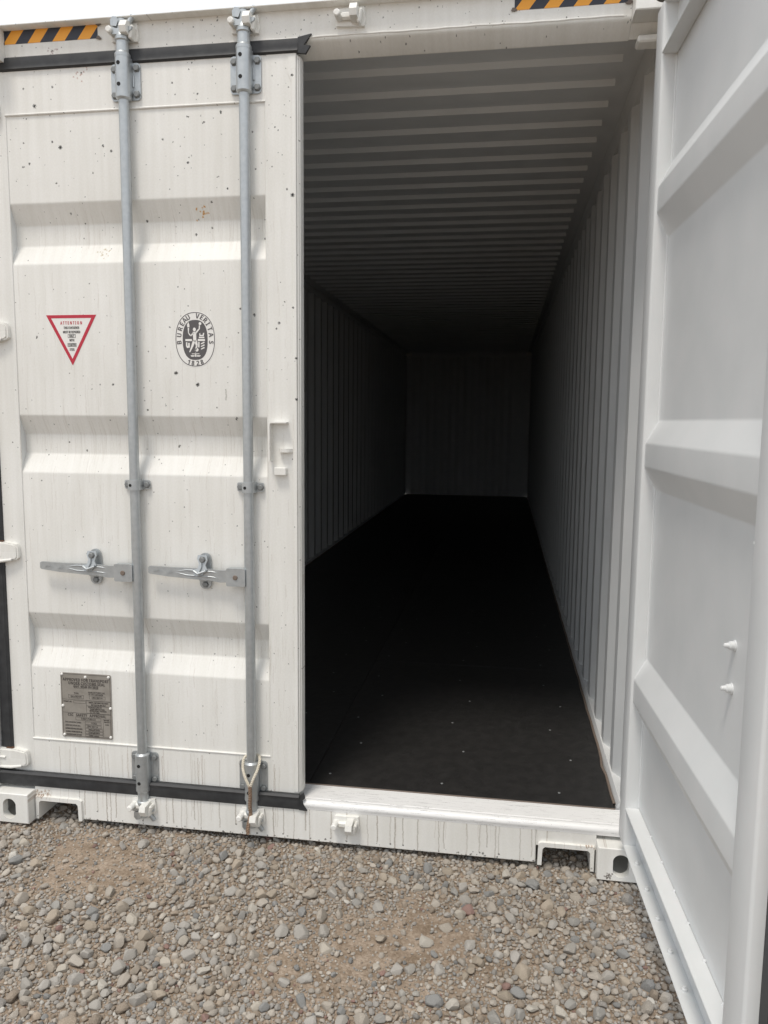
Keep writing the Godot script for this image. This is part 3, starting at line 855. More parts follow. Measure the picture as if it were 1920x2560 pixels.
# ------------------------------------------------------------------ container body
func casting(parent: Node, at: Vector3, flip: bool, zs: float) -> void:
	# hollow corner block, 162 x 118 x 178, with an oval slot in its end
	var mb := MB.new()
	var W := 0.162
	var H := 0.118
	var D := 0.178
	mb.uo = Vector2(at.x, at.y)
	mb.xf = Transform3D(Basis.from_scale(Vector3(1, 1, zs)), Vector3.ZERO)
	var N := 40
	var cx := 0.084 if not flip else W - 0.084
	var cy := 0.056
	var rect := []
	var oval := []
	for k in N:
		var a := TAU * (k + 0.5) / N
		var d := Vector2(cos(a), sin(a))
		var s := INF
		if abs(d.x) > 1e-6:
			s = min(s, (W - 0.003 - cx) / d.x if d.x > 0 else (0.003 - cx) / d.x)
		if abs(d.y) > 1e-6:
			s = min(s, (H - 0.003 - cy) / d.y if d.y > 0 else (0.003 - cy) / d.y)
		rect.append(Vector2(cx, cy) + d * s)
		oval.append(Vector2(cx + 0.027 * cos(a), cy + 0.0145 * sign(sin(a)) + 0.0265 * sin(a)))
	# square up the corners
	for c in [Vector2(0.003, 0.003), Vector2(W - 0.003, 0.003), Vector2(W - 0.003, H - 0.003), Vector2(0.003, H - 0.003)]:
		var best := 0
		for k in N:
			if rect[k].distance_to(c) < rect[best].distance_to(c):
				best = k
		rect[best] = c
	var C := Vector3(W / 2, H / 2, -D / 2)
	for k in N:
		var j := (k + 1) % N
		var n := Vector3.BACK
		var P := func(v: Vector2, z: float) -> Vector3: return Vector3(v.x, v.y, z)
		mb.quad_n(P.call(rect[k], 0.0), P.call(rect[j], 0.0), P.call(oval[j], 0.0), P.call(oval[k], 0.0), n)
		var m: Vector2 = (oval[k] + oval[j]) / 2 - Vector2(cx, cy)
		mb.quad_n(P.call(oval[k], 0.0), P.call(oval[j], 0.0), P.call(oval[j], -0.03), P.call(oval[k], -0.03), Vector3(-m.x, -m.y, 0).normalized())
	# chamfer from face to sides
	var lo := Vector2(0.003, 0.003)
	var hi := Vector2(W - 0.003, H - 0.003)
	mb.poly_out([Vector3(lo.x, lo.y, 0), Vector3(hi.x, lo.y, 0), Vector3(W, 0, -0.003), Vector3(0, 0, -0.003)], C)
	mb.poly_out([Vector3(lo.x, hi.y, 0), Vector3(hi.x, hi.y, 0), Vector3(W, H, -0.003), Vector3(0, H, -0.003)], C)
	mb.poly_out([Vector3(lo.x, lo.y, 0), Vector3(lo.x, hi.y, 0), Vector3(0, H, -0.003), Vector3(0, 0, -0.003)], C)
	mb.poly_out([Vector3(hi.x, lo.y, 0), Vector3(hi.x, hi.y, 0), Vector3(W, H, -0.003), Vector3(W, 0, -0.003)], C)
	mb.box(Vector3(0, 0, -D), Vector3(0.014, H, -0.003))
	mb.box(Vector3(W - 0.014, 0, -D), Vector3(W, H, -0.003))
	mb.box(Vector3(0.014, H - 0.014, -D), Vector3(W - 0.014, H, -0.003))
	mb.box(Vector3(0.014, 0, -D), Vector3(W - 0.014, 0.006, -0.003))
	mb.box(Vector3(0.014, 0.006, -D), Vector3(W - 0.014, H - 0.014, -D + 0.014))
	obj("corner_casting", parent, [mb, M.white], at)

func corrugated(parent: Node, called: String, o: Vector3, along: Vector3, outw: Vector3, length: float, height: float, pitch: float, first: float, m_in: Material) -> void:
	# vertical trapezoid corrugation; 0 = inner flat, 0.036 = outer flat
	var inn := PackedVector2Array()
	var out := PackedVector2Array()
	var s := first
	inn.append(Vector2(0, 0.0))
	while s + pitch < length:
		for q in [[0.0, 0.0], [0.068, 0.036], [0.140, 0.036], [0.208, 0.0]]:
			inn.append(Vector2(s + q[0], q[1]))
		s += pitch
	inn.append(Vector2(length, 0.0))
	for p in inn:
		out.append(p + Vector2(0, 0.003))
	var mi := MB.new()
	for w in 2:
		var pl := inn if w == 0 else out
		var sg := -1.0 if w == 0 else 1.0
		for i in pl.size() - 1:
			var d := pl[i + 1] - pl[i]
			var nn: Vector3 = (along * -d.y + outw * d.x).normalized() * sg
			var a: Vector3 = o + along * pl[i].x + outw * pl[i].y
			var b: Vector3 = o + along * pl[i + 1].x + outw * pl[i + 1].y
			mi.quad_n(a, b, b + Vector3.UP * height, a + Vector3.UP * height, nn)
	obj(called, parent, [mi, m_in])

func build_container() -> void:
	var c := Node3D.new()
	c.name = "shipping_container"
	add_child(c)
	c.set_meta("label", "white steel shipping container with left door shut and right door swung open")
	c.set_meta("category", "container")
	var LEN := 12.19
	# corner castings
	casting(c, Vector3(0, 0, 0), false, 1)
	casting(c, Vector3(2.276, 0, 0), true, 1)
	casting(c, Vector3(0, 2.778, 0), false, 1)
	casting(c, Vector3(2.276, 2.778, 0), true, 1)
	for x in [0.0, 2.276]:
		for y in [0.0, 2.778]:
			casting(c, Vector3(x, y, -LEN), x > 1.0, -1)
	# corner posts: inner box and outer lip
	for s in 2:
		var mb := MB.new()
		mb.xf = Transform3D.IDENTITY if s == 0 else Transform3D(Basis.from_scale(Vector3(-1, 1, 1)), Vector3(2.438, 0, 0))
		mb.box(Vector3(0.0, 0.119, -0.165), Vector3(0.050, 2.777, -0.075), 0.004)
		mb.box(Vector3(0.0, 0.119, -0.0745), Vector3(0.014, 2.777, -0.020), 0.003)
		obj("corner_post", c, [mb, M.white])
		var mr := MB.new()
		mr.xf = mb.xf
		mr.box(Vector3(0.0, 0.119, -LEN + 0.01), Vector3(0.07, 2.777, -LEN + 0.10))
		obj("corner_post", c, [mr, M.white])
	# header over the doors
	var hd := MB.new()
	var prof := PackedVector2Array([Vector2(-0.070, 2.884), Vector2(-0.070, 2.797), Vector2(-0.071, 2.791), Vector2(-0.075, 2.786), Vector2(-0.082, 2.782), Vector2(-0.128, 2.752), Vector2(-0.134, 2.751), Vector2(-0.138, 2.755), Vector2(-0.150, 2.828), Vector2(-0.150, 2.884)])
	hd.extrude(prof, Vector3(0.1625, 0, 0), Vector3.BACK, Vector3.UP, Vector3(2.113, 0, 0))
	# rolled lip above the opening and the cover plate on top
	hd.extrude(PackedVector2Array([Vector2(-0.150, 2.8842), Vector2(-0.038, 2.8842), Vector2(-0.035, 2.8862), Vector2(-0.035, 2.8885), Vector2(-0.150, 2.892)]), Vector3(0.1625, 0, 0), Vector3.BACK, Vector3.UP, Vector3(2.113, 0, 0))
	var lower := MB.new()
	for e in [[0.0505, 0.162], [2.2761, 2.3875]]:
		hd.extrude(PackedVector2Array([Vector2(-0.079, 2.777), Vector2(-0.128, 2.752), Vector2(-0.138, 2.755), Vector2(-0.140, 2.777)]), Vector3(e[0], 0, 0), Vector3.BACK, Vector3.UP, Vector3(e[1] - e[0], 0, 0))
	# weld bead over the drip edge
	var bead := []
	for i in 90:
		bead.append(Vector3(0.98 + i * 0.0143, 2.797 + 0.0006 * sin(i * 0.9) + 0.0008 * sin(i * 0.23 + 1.0), -0.0705))
	hd.tube(bead, 0.0032, 8)
	var header := obj("header", c, [hd, M.white])
	hazard_tape(header, 0.157, 0.511, 2.840, 2.884 - 0.0005, -0.070, 0.0)
	hazard_tape(header, 1.918, 2.262, 2.834, 2.878, -0.070, 0.0)
	for x in [0.614, 1.040, 1.394]:
		keeper(header, x, 2.845, -0.070, true)
	var gs := MB.new()
	gs.box(Vector3(2.300, 2.728, -0.150), Vector3(2.386, 2.750, -0.092), 0.005)
	obj("header_gusset", c, [gs, M.white])
	# sill: front face with two lifting notches, rubbing roll, ramp to the floor
	var sl := MB.new()
	sl.box(Vector3(0.3465, 0.012, -0.066), Vector3(2.0715, 0.140, -0.050), 0.003)
	for e in [[0.1625, 0.3462], [2.0718, 2.2755]]:
		sl.box(Vector3(e[0], 0.078, -0.066), Vector3(e[1], 0.140, -0.0502))
	var sill := obj("door_sill", c, [sl, M.white])
	var rl := MB.new()
	var rp := PackedVector2Array([Vector2(-0.072, 0.134), Vector2(-0.0495, 0.134)])
	for k in 9:
		var a := -0.5 + 2.4 * k / 8.0
		rp.append(Vector2(-0.065 + 0.0185 * cos(a), 0.150 + 0.0165 * sin(a)))
	rp.append_array(PackedVector2Array([Vector2(-0.082, 0.160), Vector2(-0.086, 0.1535), Vector2(-0.091, 0.1535), Vector2(-0.094, 0.1585), Vector2(-0.185, 0.1630), Vector2(-0.185, 0.134)]))
	rl.extrude(rp, Vector3(0.0505, 0, 0), Vector3.BACK, Vector3.UP, Vector3(2.337, 0, 0), true, 0.6, true)
	obj("sill_plate", sill, [rl, M.sill])
	for s in 2:
		var pk := MB.new()
		pk.xf = Transform3D.IDENTITY if s == 0 else Transform3D(Basis.from_scale(Vector3(-1, 1, 1)), Vector3(2.438, 0, 0))
		# rim and tunnel of the notch
		var rim := PackedVector2Array([Vector2(0.168, 0.004), Vector2(0.168, 0.094), Vector2(0.350, 0.094), Vector2(0.358, 0.088), Vector2(0.360, 0.010), Vector2(0.346, 0.010), Vector2(0.344, 0.070), Vector2(0.336, 0.078), Vector2(0.190, 0.078), Vector2(0.182, 0.070), Vector2(0.180, 0.004)])
		pk.extrude(rim, Vector3(0, 0, -0.200), Vector3.RIGHT, Vector3.UP, Vector3(0, 0, 0.160))
		obj("lifting_pocket", sill, [pk, M.white])
	for x in [0.614, 1.040, 1.394]:
		keeper(sill, x, 0.098, -0.050, false)
	# walls, roof, floor
	corrugated(c, "side_wall", Vector3(2.378, 0.185, -0.165), Vector3.FORWARD, Vector3.RIGHT, 11.95, 2.59, 0.278, 0.075, M.hold)
	corrugated(c, "side_wall", Vector3(0.060, 0.185, -0.165), Vector3.FORWARD, Vector3.LEFT, 11.95, 2.59, 0.278, 0.075, M.hold)
	corrugated(c, "end_wall", Vector3(0.06, 0.165, -12.10), Vector3.RIGHT, Vector3.FORWARD, 2.318, 2.665, 0.278, 0.1, M.hold)
	var ef := MB.new()
	ef.box(Vector3(0.0, 2.76, -12.16), Vector3(2.438, 2.886, -12.075))
	ef.box(Vector3(0.0, 0.02, -12.16), Vector3(2.438, 0.175, -12.095))
	for x in [0.0, 2.36]:
		ef.box(Vector3(x, 0.175, -12.16), Vector3(x + 0.078, 2.76, -12.09))
	obj("end_frame", c, [ef, M.hold])
	for s in 2:
		var T := Transform3D.IDENTITY if s == 0 else Transform3D(Basis.from_scale(Vector3(-1, 1, 1)), Vector3(2.438, 0, 0))
		var tr := MB.new()
		tr.xf = T
		tr.extrude(PackedVector2Array([Vector2(0.0, 2.770), Vector2(0.0, 2.886), Vector2(0.072, 2.886), Vector2(0.072, 2.826), Vector2(0.066, 2.812), Vector2(0.058, 2.772), Vector2(0.054, 2.770)]), Vector3(0, 0, -0.180), Vector3.RIGHT, Vector3.UP, Vector3(0, 0, -11.83), true, 0.5)
		obj("top_rail", c, [tr, M.hold])
		var br := MB.new()
		br.xf = T
		br.extrude(PackedVector2Array([Vector2(0.0, 0.016), Vector2(0.0, 0.178), Vector2(0.020, 0.186), Vector2(0.066, 0.186), Vector2(0.078, 0.164), Vector2(0.078, 0.016)]), Vector3(0, 0, -0.200), Vector3.RIGHT, Vector3.UP, Vector3(0, 0, -11.81))
		obj("bottom_rail", c, [br, M.hold])
		# wavering brown filler between floor and rail
		var pth := []
		for i in 150:
			pth.append(Vector3(0.0815 + 0.0012 * sin(i * 1.7) + 0.001 * sin(i * 0.6), 0.1672, -0.215 - i * 0.079))
		pth[4].x += 0.006
		var tm := MB.new()
		tm.xf = T
		tm.tube(pth, 0.0055, 6)
		obj("floor_sealant", c, [tm, M.trim])
	# roof: pressed cross corrugations that stop short of the rails
	var rf := MB.new()
	var zz := -0.150
	var ys := [2.829, 2.849]
	var seq := []
	seq.append([zz, 0])
	var zc := -0.345
	while zc > -12.05:
		seq.append([zc, 0]); seq.append([zc - 0.014, 1]); seq.append([zc - 0.100, 1]); seq.append([zc - 0.114, 0])
		zc -= 0.2005
	seq.append([-12.10, 0])
	for i in seq.size() - 1:
		var z0: float = seq[i][0]
		var z1: float = seq[i + 1][0]
		var a: float = ys[seq[i][1]]
		var b: float = ys[seq[i + 1][1]]
		var d := Vector2(z1 - z0, b - a).normalized()
		for top in 2:
			var k := 0.003 * top
			var N := Vector3(0, d.x, -d.y) * (1.0 if top == 0 else -1.0)
			rf.quad_n(Vector3(0.135, a + k, z0), Vector3(2.303, a + k, z0), Vector3(2.303, b + k, z1), Vector3(0.135, b + k, z1), N)
			# flat margins; the pressed ends slope down into them
			for s in [[0.135, 0.060, 0.105], [2.303, 2.378, 2.333]]:
				var lowa := Vector3(s[2], ys[0] + k, z0)
				var lowb := Vector3(s[2], ys[0] + k, z1)
				var NN := Vector3.DOWN if top == 0 else Vector3.UP
				rf.quad_n(Vector3(s[0], a + k, z0), Vector3(s[0], b + k, z1), lowb, lowa, NN)
				rf.quad_n(lowa, lowb, Vector3(s[1], ys[0] + k, z1), Vector3(s[1], ys[0] + k, z0), NN)
	obj("roof", c, [rf, M.hold])
	var cf := MB.new()
	cf.box(Vector3(0.078, 0.128, -12.09), Vector3(2.36, 0.139, -0.186))
	for i in 20:
		cf.box(Vector3(0.08, 0.030, -0.62 - i * 0.6), Vector3(2.358, 0.128, -0.575 - i * 0.6))
	var fl := obj("floor", c, [cf, M.primer])
	fl.set_meta("label", "dark plywood floor on steel cross members")
	var row := 0
	var zf := -0.188
	while zf > -12.0:
		var ze: float = max(zf - (1.55 if row == 0 else 2.40), -12.09)
		for q in [[0.082, 1.2185], [1.2205, 2.356]]:
			var mb := MB.new()
			mb.box(Vector3(q[0], 0.1392, ze + 0.001), Vector3(q[1], 0.166, zf - 0.001), 0.0012)
			var sc := MB.new()
			var nz := int((zf - ze) / 0.3)
			for i in nz:
				for k in 3:
					var x: float = lerp(q[0] + 0.06, q[1] - 0.06, (k + 0.5 * (i % 2) * 0.3) / 2.3)
					var zp := zf - 0.09 - i * 0.3 + rng.randf_range(-0.01, 0.01)
					sc.lathe([Vector2(0.0055, 0), Vector2(0.0045, 0.0012), Vector2(0, 0.0014)], Vector3(x, 0.166, zp), Vector3.UP, 8)
			obj("floor_panel", fl, [mb, M.floor, sc, M.bolt if row < 2 else M.floor])
		zf = ze
		row += 1
	var ed := MB.new()
	ed.box(Vector3(0.082, 0.1635, -0.1878), Vector3(2.356, 0.1668, -0.1835), 0.001)
	obj("floor_edging", c, [ed, M.trim])
	shut_leaf(c)
	open_leaf(c)

func shut_leaf(c: Node) -> void:
	var d := leaf(c, "door", 1.144, M.white, M.hold, true)
	var off := 0.068
	d.position = Vector3(off, 0, DOOR_Z)
	d.set_meta("label", "shut door leaf with galvanised lock rods, stickers and plate")
	# rods and handles
	locking_rod(d, 0.614 - off)
	locking_rod(d, 1.040 - off)
	# rubber: left side, foot and head; ends cut on the slant at the meeting edge
	var g := MB.new()
	seal_strip(g, Vector3(0.0, 0.188, 0.004), Vector3(0.0, 2.775, 0.004), Vector3.LEFT, 0.002, 0.050)
	seal_strip(g, Vector3(-0.054, 0.185, 0.0195), Vector3(1.150, 0.185, 0.0195), Vector3.DOWN, 0.003, 0.056)
	seal_strip(g, Vector3(-0.004, 2.75, 0.001), Vector3(1.150, 2.75, 0.001), Vector3.UP, 0.001, 0.048)
	# fins where the rubber runs past the leaf
	g.extrude(PackedVector2Array([Vector2(1.150, 0.186), Vector2(1.165, 0.196), Vector2(1.172, 0.178), Vector2(1.160, 0.166), Vector2(1.180, 0.130), Vector2(1.150, 0.132)]), Vector3(0, 0, 0.012), Vector3.RIGHT, Vector3.UP, Vector3(0, 0, 0.010))
	g.extrude(PackedVector2Array([Vector2(1.150, 2.748), Vector2(1.176, 2.744), Vector2(1.192, 2.768), Vector2(1.170, 2.771), Vector2(1.196, 2.804), Vector2(1.150, 2.796)]), Vector3(0, 0, -0.006), Vector3.RIGHT, Vector3.UP, Vector3(0, 0, 0.010))
	obj("door_seal", d, [g, M.rubber])
	# steel edge strip at the meeting stile
	var es := MB.new()
	es.extrude(PackedVector2Array([Vector2(1.1445, -0.050), Vector2(1.1445, -0.003), Vector2(1.149, -0.006), Vector2(1.150, -0.012), Vector2(1.153, -0.013), Vector2(1.1545, -0.018), Vector2(1.1545, -0.050)]), Vector3(0, 0.188, 0), Vector3.RIGHT, Vector3.BACK, Vector3(0, 2.555, 0), true, 0.9)
	es.box(Vector3(1.1275, 0.19, 0.0002), Vector3(1.142, 2.70, 0.0022), 0.001)
	es.extrude(PackedVector2Array([Vector2(1.1275, 2.700), Vector2(1.1275, 2.660), Vector2(1.114, 2.690), Vector2(1.114, 2.716), Vector2(1.118, 2.742), Vector2(1.142, 2.742), Vector2(1.142, 2.700)]), Vector3(0, 0, 0.0002), Vector3.RIGHT, Vector3.UP, Vector3(0, 0, 0.0018))
	obj("meeting_edge", d, [es, M.white])
	for y in [2.62, 1.858, 1.048, 0.238]:
		hinge_blade(d, y, 1.0, y < 1.5)
	# shield, eye and stop block for a padlock
	var lk := MB.new()
	var sh := PackedVector2Array([Vector2(1.047, 1.405), Vector2(1.047, 1.534), Vector2(1.0495, 1.540), Vector2(1.055, 1.5425), Vector2(1.112, 1.5425), Vector2(1.112, 1.5375), Vector2(1.056, 1.5375), Vector2(1.053, 1.536), Vector2(1.052, 1.532), Vector2(1.052, 1.405)])
	lk.extrude(sh, Vector3.ZERO, Vector3.RIGHT, Vector3.UP, Vector3(0, 0, 0.030))
	obj("padlock_shield", d, [lk, M.white])
	var ey := MB.new()
	ey.extrude(PackedVector2Array([Vector2(0.0, 0.0), Vector2(0.0, 0.014), Vector2(0.006, 0.022), Vector2(0.026, 0.022), Vector2(0.040, 0.012), Vector2(0.046, 0.0)]), Vector3(1.082, 1.437, 0), Vector3.RIGHT, Vector3.BACK, Vector3(0, 0.013, 0))
	obj("padlock_eye", d, [ey, M.white])
	var bk := MB.new()
	bk.box(Vector3(1.064, 1.357, 0), Vector3(1.107, 1.384, 0.022), 0.002)
	obj("stop_block", d, [bk, M.white])
	triangle_sticker(d)
	oval_sticker(d)
	data_plate(d)

func open_leaf(c: Node) -> void:
	# same leaf swung out: door axes x runs from the free edge back to the hinges, z points outwards (right)
	var W := 1.144
	var d := leaf(c, "door", W, M.white, M.inside, false)
	d.set_meta("label", "open door leaf showing its pale ribbed inner face")
	var a := deg_to_rad(TURN)
	var along := Vector3(sin(a), 0, cos(a))            # hinge edge to free edge
	var hinge := Vector3(2.337, 0, 0.015)              # inner face, hinge edge
	var outw := Vector3(cos(a), 0, -sin(a))
	d.transform = Transform3D(Basis(-along, Vector3.UP, outw), hinge + along * W + outw * 0.05)
	var g := MB.new()
	seal_strip(g, Vector3(W, 0.150, -0.004), Vector3(W, 2.775, -0.004), Vector3.RIGHT, 0.001, 0.034)
	seal_strip(g, Vector3(0.0, 0.150, -0.012), Vector3(0.0, 2.775, -0.012), Vector3.LEFT, 0.001, 0.042)
	seal_strip(g, Vector3(-0.004, 2.75, 0.001), Vector3(W, 2.75, 0.001), Vector3.UP, 0.001, 0.048)
	obj("door_seal", d, [g, M.rubber])
	locking_rod(d, 0.172)
	for y in [2.62, 1.858, 1.048, 0.238]:
		var mb := MB.new()
		mb.box(Vector3(W - 0.07, y - 0.04, 0.0), Vector3(W + 0.02, y + 0.04, 0.018), 0.006)
		obj("hinge", d, [mb, M.white])
	# bolts through the foot and head channels, spot welds, bolt ends of the rod fittings
	var b := MB.new()
	b.lathe([Vector2(0.0075, 0), Vector2(0.0075, 0.006), Vector2(0.005, 0.0075), Vector2(0.0045, 0.012), Vector2(0, 0.0125)], Vector3.ZERO, Vector3.UP, 7)
	var first: MeshInstance3D = null
	for i in 7:
		var at := Vector3(W - 0.195 - i * 0.134, 0.191, -0.030)
		if first == null:
			first = obj("flange_bolt", d, [b, M.inside], at)
		else:
			again(first, d, at)
	var nb := MB.new()
	nb.lathe([Vector2(0.0125, 0), Vector2(0.012, 0.002), Vector2(0.0100, 0.003), Vector2(0.0095, 0.011), Vector2(0.0062, 0.0135), Vector2(0.0050, 0.022), Vector2(0, 0.024)], Vector3.ZERO, Vector3.FORWARD, 12)
	var fb: MeshInstance3D = null
	for q in [[0.985, 1.322], [0.853, 1.083], [0.850, 0.988], [1.065, 1.322]]:
		var at := Vector3(W - q[0], q[1], -0.0065)
		if fb == null:
			fb = obj("bolt_end", d, [nb, M.inside], at)
		else:
			again(fb, d, at)
	var sp := MB.new()
	for i in 12:
		sp.lathe([Vector2(0.005, 0), Vector2(0.004, 0.003), Vector2(0, 0.004)], Vector3(W - 0.085, 0.36 + i * 0.19 + 0.03 * sin(i * 2.3), -0.008), Vector3(-1, 0, -1), 7)
	for i in 6:
		sp.lathe([Vector2(0.005, 0), Vector2(0.004, 0.003), Vector2(0, 0.004)], Vector3(W - 0.26 - i * 0.134, 0.3185, -0.009), Vector3(0, 1, -1), 7)
	# bead of paint along the inner corner of the hinge tube
	sp.cyl(Vector3(W - 0.086, 0.32, -0.0075), Vector3(W - 0.086, 2.60, -0.0075), 0.004, 8)
	obj("spot_weld", d, [sp, M.inside])

func build_rope() -> void:
	# laid cord doubled over the right-hand rod's foot sleeve, tail hanging over the cam
	var cx := 1.040
	var zf := DOOR_Z + 0.023
	var loop := [Vector3(cx + 0.004, 0.222, zf + 0.036), Vector3(cx - 0.012, 0.252, zf + 0.033), Vector3(cx - 0.028, 0.285, zf + 0.016), Vector3(cx - 0.029, 0.314, zf - 0.004), Vector3(cx - 0.010, 0.320, zf - 0.026), Vector3(cx + 0.014, 0.320, zf - 0.026), Vector3(cx + 0.030, 0.314, zf - 0.004), Vector3(cx + 0.028, 0.285, zf + 0.016), Vector3(cx + 0.016, 0.252, zf + 0.033), Vector3(cx + 0.006, 0.222, zf + 0.036)]
	var tail := [Vector3(cx + 0.005, 0.228, zf + 0.037), Vector3(cx + 0.006, 0.190, zf + 0.038), Vector3(cx + 0.004, 0.150, zf + 0.037), Vector3(cx + 0.006, 0.120, zf + 0.036), Vector3(cx + 0.003, 0.095, zf + 0.046), Vector3(cx + 0.0, 0.070, zf + 0.052), Vector3(cx + 0.002, 0.052, zf + 0.054)]
	var strands := func(path: Array, r: float, lay: float) -> MB:
		var cv := Curve3D.new()
		for i in path.size():
			var t: Vector3 = (path[min(i + 1, path.size() - 1)] - path[max(i - 1, 0)]) / 6.0
			cv.add_point(path[i], -t, t)
		cv.bake_interval = 0.002
		var L := cv.get_baked_length()
		var mb := MB.new()
		for s in 3:
			var pts := []
			var n := int(L / 0.0022)
			for i in n + 1:
				var u := L * i / n
				var p := cv.sample_baked(u, true)
				var d := (cv.sample_baked(min(u + 0.002, L), true) - cv.sample_baked(max(u - 0.002, 0.0), true)).normalized()
				var e := d.cross(Vector3(0.2, 0.1, 0.97)).normalized()
				var f := d.cross(e)
				var a := TAU * (u / lay + s / 3.0)
				pts.append(p + (e * cos(a) + f * sin(a)) * r * 0.55)
			mb.tube(pts, r * 0.55, 6)
		return mb
	var a: MB = strands.call(loop, 0.0052, 0.026)
	var b: MB = strands.call(tail, 0.0066, 0.028)
	var o := obj("rope", self, [a, M.rope, b, M.rope_dirty])
	o.set_meta("label", "twisted cream rope looped round the foot of a lock rod, brown towards its tail")
	o.set_meta("category", "rope")

# ------------------------------------------------------------------ ground and gravel
var hn := FastNoiseLite.new()
var dn := FastNoiseLite.new()
func ground_y(x: float, z: float) -> float:
	return -0.013 + hn.get_noise_2d(x, z) * 0.011

func density(x: float, z: float) -> float:
	# 0 bare earth .. 1 packed stones
	var d: float = 0.80 + 0.9 * dn.get_noise_2d(x, z)
	for p in [[0.52, 0.12, 0.22, 0.12, 1.0], [0.72, 0.26, 0.22, 0.11, 0.9], [1.65, 0.38, 0.28, 0.12, 0.95], [1.34, 0.60, 0.22, 0.10, 0.5], [1.80, 0.62, 0.2, 0.08, 0.5], [1.45, 0.16, 0.25, 0.06, 0.4], [0.1, 0.35, 0.25, 0.15, 0.4], [1.25, 0.72, 0.15, 0.07, 0.5]]:
		d -= p[4] * exp(-pow((x - p[0]) / p[2], 2) - pow((z - p[1]) / p[3], 2))
	for p in [[1.90, 0.08, 0.30, 0.10, 0.5], [2.15, 0.30, 0.2, 0.2, 0.5], [1.6, 0.78, 0.5, 0.14, 0.8], [0.85, 0.8, 0.5, 0.2, 0.6], [1.05, 0.45, 0.2, 0.12, 0.4], [1.05, 0.12, 0.25, 0.07, 0.4], [2.2, 0.55, 0.2, 0.2, 0.4]]:
		d += p[4] * exp(-pow((x - p[0]) / p[2], 2) - pow((z - p[1]) / p[3], 2))
	return clamp(d, 0.04, 1.0)

func stone_mesh(sd: int, sub: int, flat_shade: bool) -> ArrayMesh:
	var r := RandomNumberGenerator.new()
	r.seed = sd
	var ph := (1.0 + sqrt(5.0)) / 2.0
	var vs := [Vector3(-1, ph, 0), Vector3(1, ph, 0), Vector3(-1, -ph, 0), Vector3(1, -ph, 0), Vector3(0, -1, ph), Vector3(0, 1, ph), Vector3(0, -1, -ph), Vector3(0, 1, -ph), Vector3(ph, 0, -1), Vector3(ph, 0, 1), Vector3(-ph, 0, -1), Vector3(-ph, 0, 1)]
	for i in vs.size():
		vs[i] = vs[i].normalized()
	var fs := [[0, 11, 5], [0, 5, 1], [0, 1, 7], [0, 7, 10], [0, 10, 11], [1, 5, 9], [5, 11, 4], [11, 10, 2], [10, 7, 6], [7, 1, 8], [3, 9, 4], [3, 4, 2], [3, 2, 6], [3, 6, 8], [3, 8, 9], [4, 9, 5], [2, 4, 11], [6, 2, 10], [8, 6, 7], [9, 8, 1]]
	for k in sub:
		var mid := {}
		var nf := []
		for f in fs:
			var m := []
			for e in 3:
				var a: int = f[e]
				var b: int = f[(e + 1) % 3]
				var key := Vector2i(min(a, b), max(a, b))
				if not mid.has(key):
					vs.append(((vs[a] + vs[b]) * 0.5).normalized())
					mid[key] = vs.size() - 1
				m.append(mid[key])
			nf.append([f[0], m[0], m[2]]); nf.append([f[1], m[1], m[0]]); nf.append([f[2], m[2], m[1]]); nf.append(m)
		fs = nf
	var nz := FastNoiseLite.new()
	nz.seed = sd
	nz.frequency = 0.9
	var sc := Vector3(1.0, r.randf_range(0.55, 0.85), r.randf_range(0.62, 0.95))
	var cuts := []
	for k in 7:
		cuts.append([Vector3(r.randfn(), r.randfn(), r.randfn()).normalized(), r.randf_range(0.55, 0.88)])
	for i in vs.size():
		var p: Vector3 = vs[i] * (1.0 + 0.25 * nz.get_noise_3dv(vs[i]))
		for q in cuts:
			var e: float = p.dot(q[0]) - q[1]
			if e > 0.0:
				p -= q[0] * e * 0.92
		vs[i] = p * sc * 0.55
	var st := SurfaceTool.new()
	st.begin(Mesh.PRIMITIVE_TRIANGLES)
	st.set_smooth_group(0xFFFFFFFF if flat_shade else 0)
	for f in fs:
		for e in [0, 2, 1]:
			st.add_vertex(vs[f[e]])
	st.generate_normals()
	return st.commit()

func stone_color() -> Color:
	# linear base colours
	var k := rng.randf()
	var c: Color
	if k < 0.50:
		c = Color(0.45, 0.41, 0.36)      # pale grey-beige
	elif k < 0.72:
		c = Color(0.38, 0.36, 0.335)      # grey
	elif k < 0.90:
		c = Color(0.36, 0.30, 0.24)      # tan
	elif k < 0.95:
		c = Color(0.27, 0.27, 0.265)      # slate
	elif k < 0.99:
		c = Color(0.54, 0.52, 0.48)      # near white
	else:
		c = Color(0.28, 0.18, 0.155)      # reddish
	return c * rng.randf_range(0.88, 1.36)

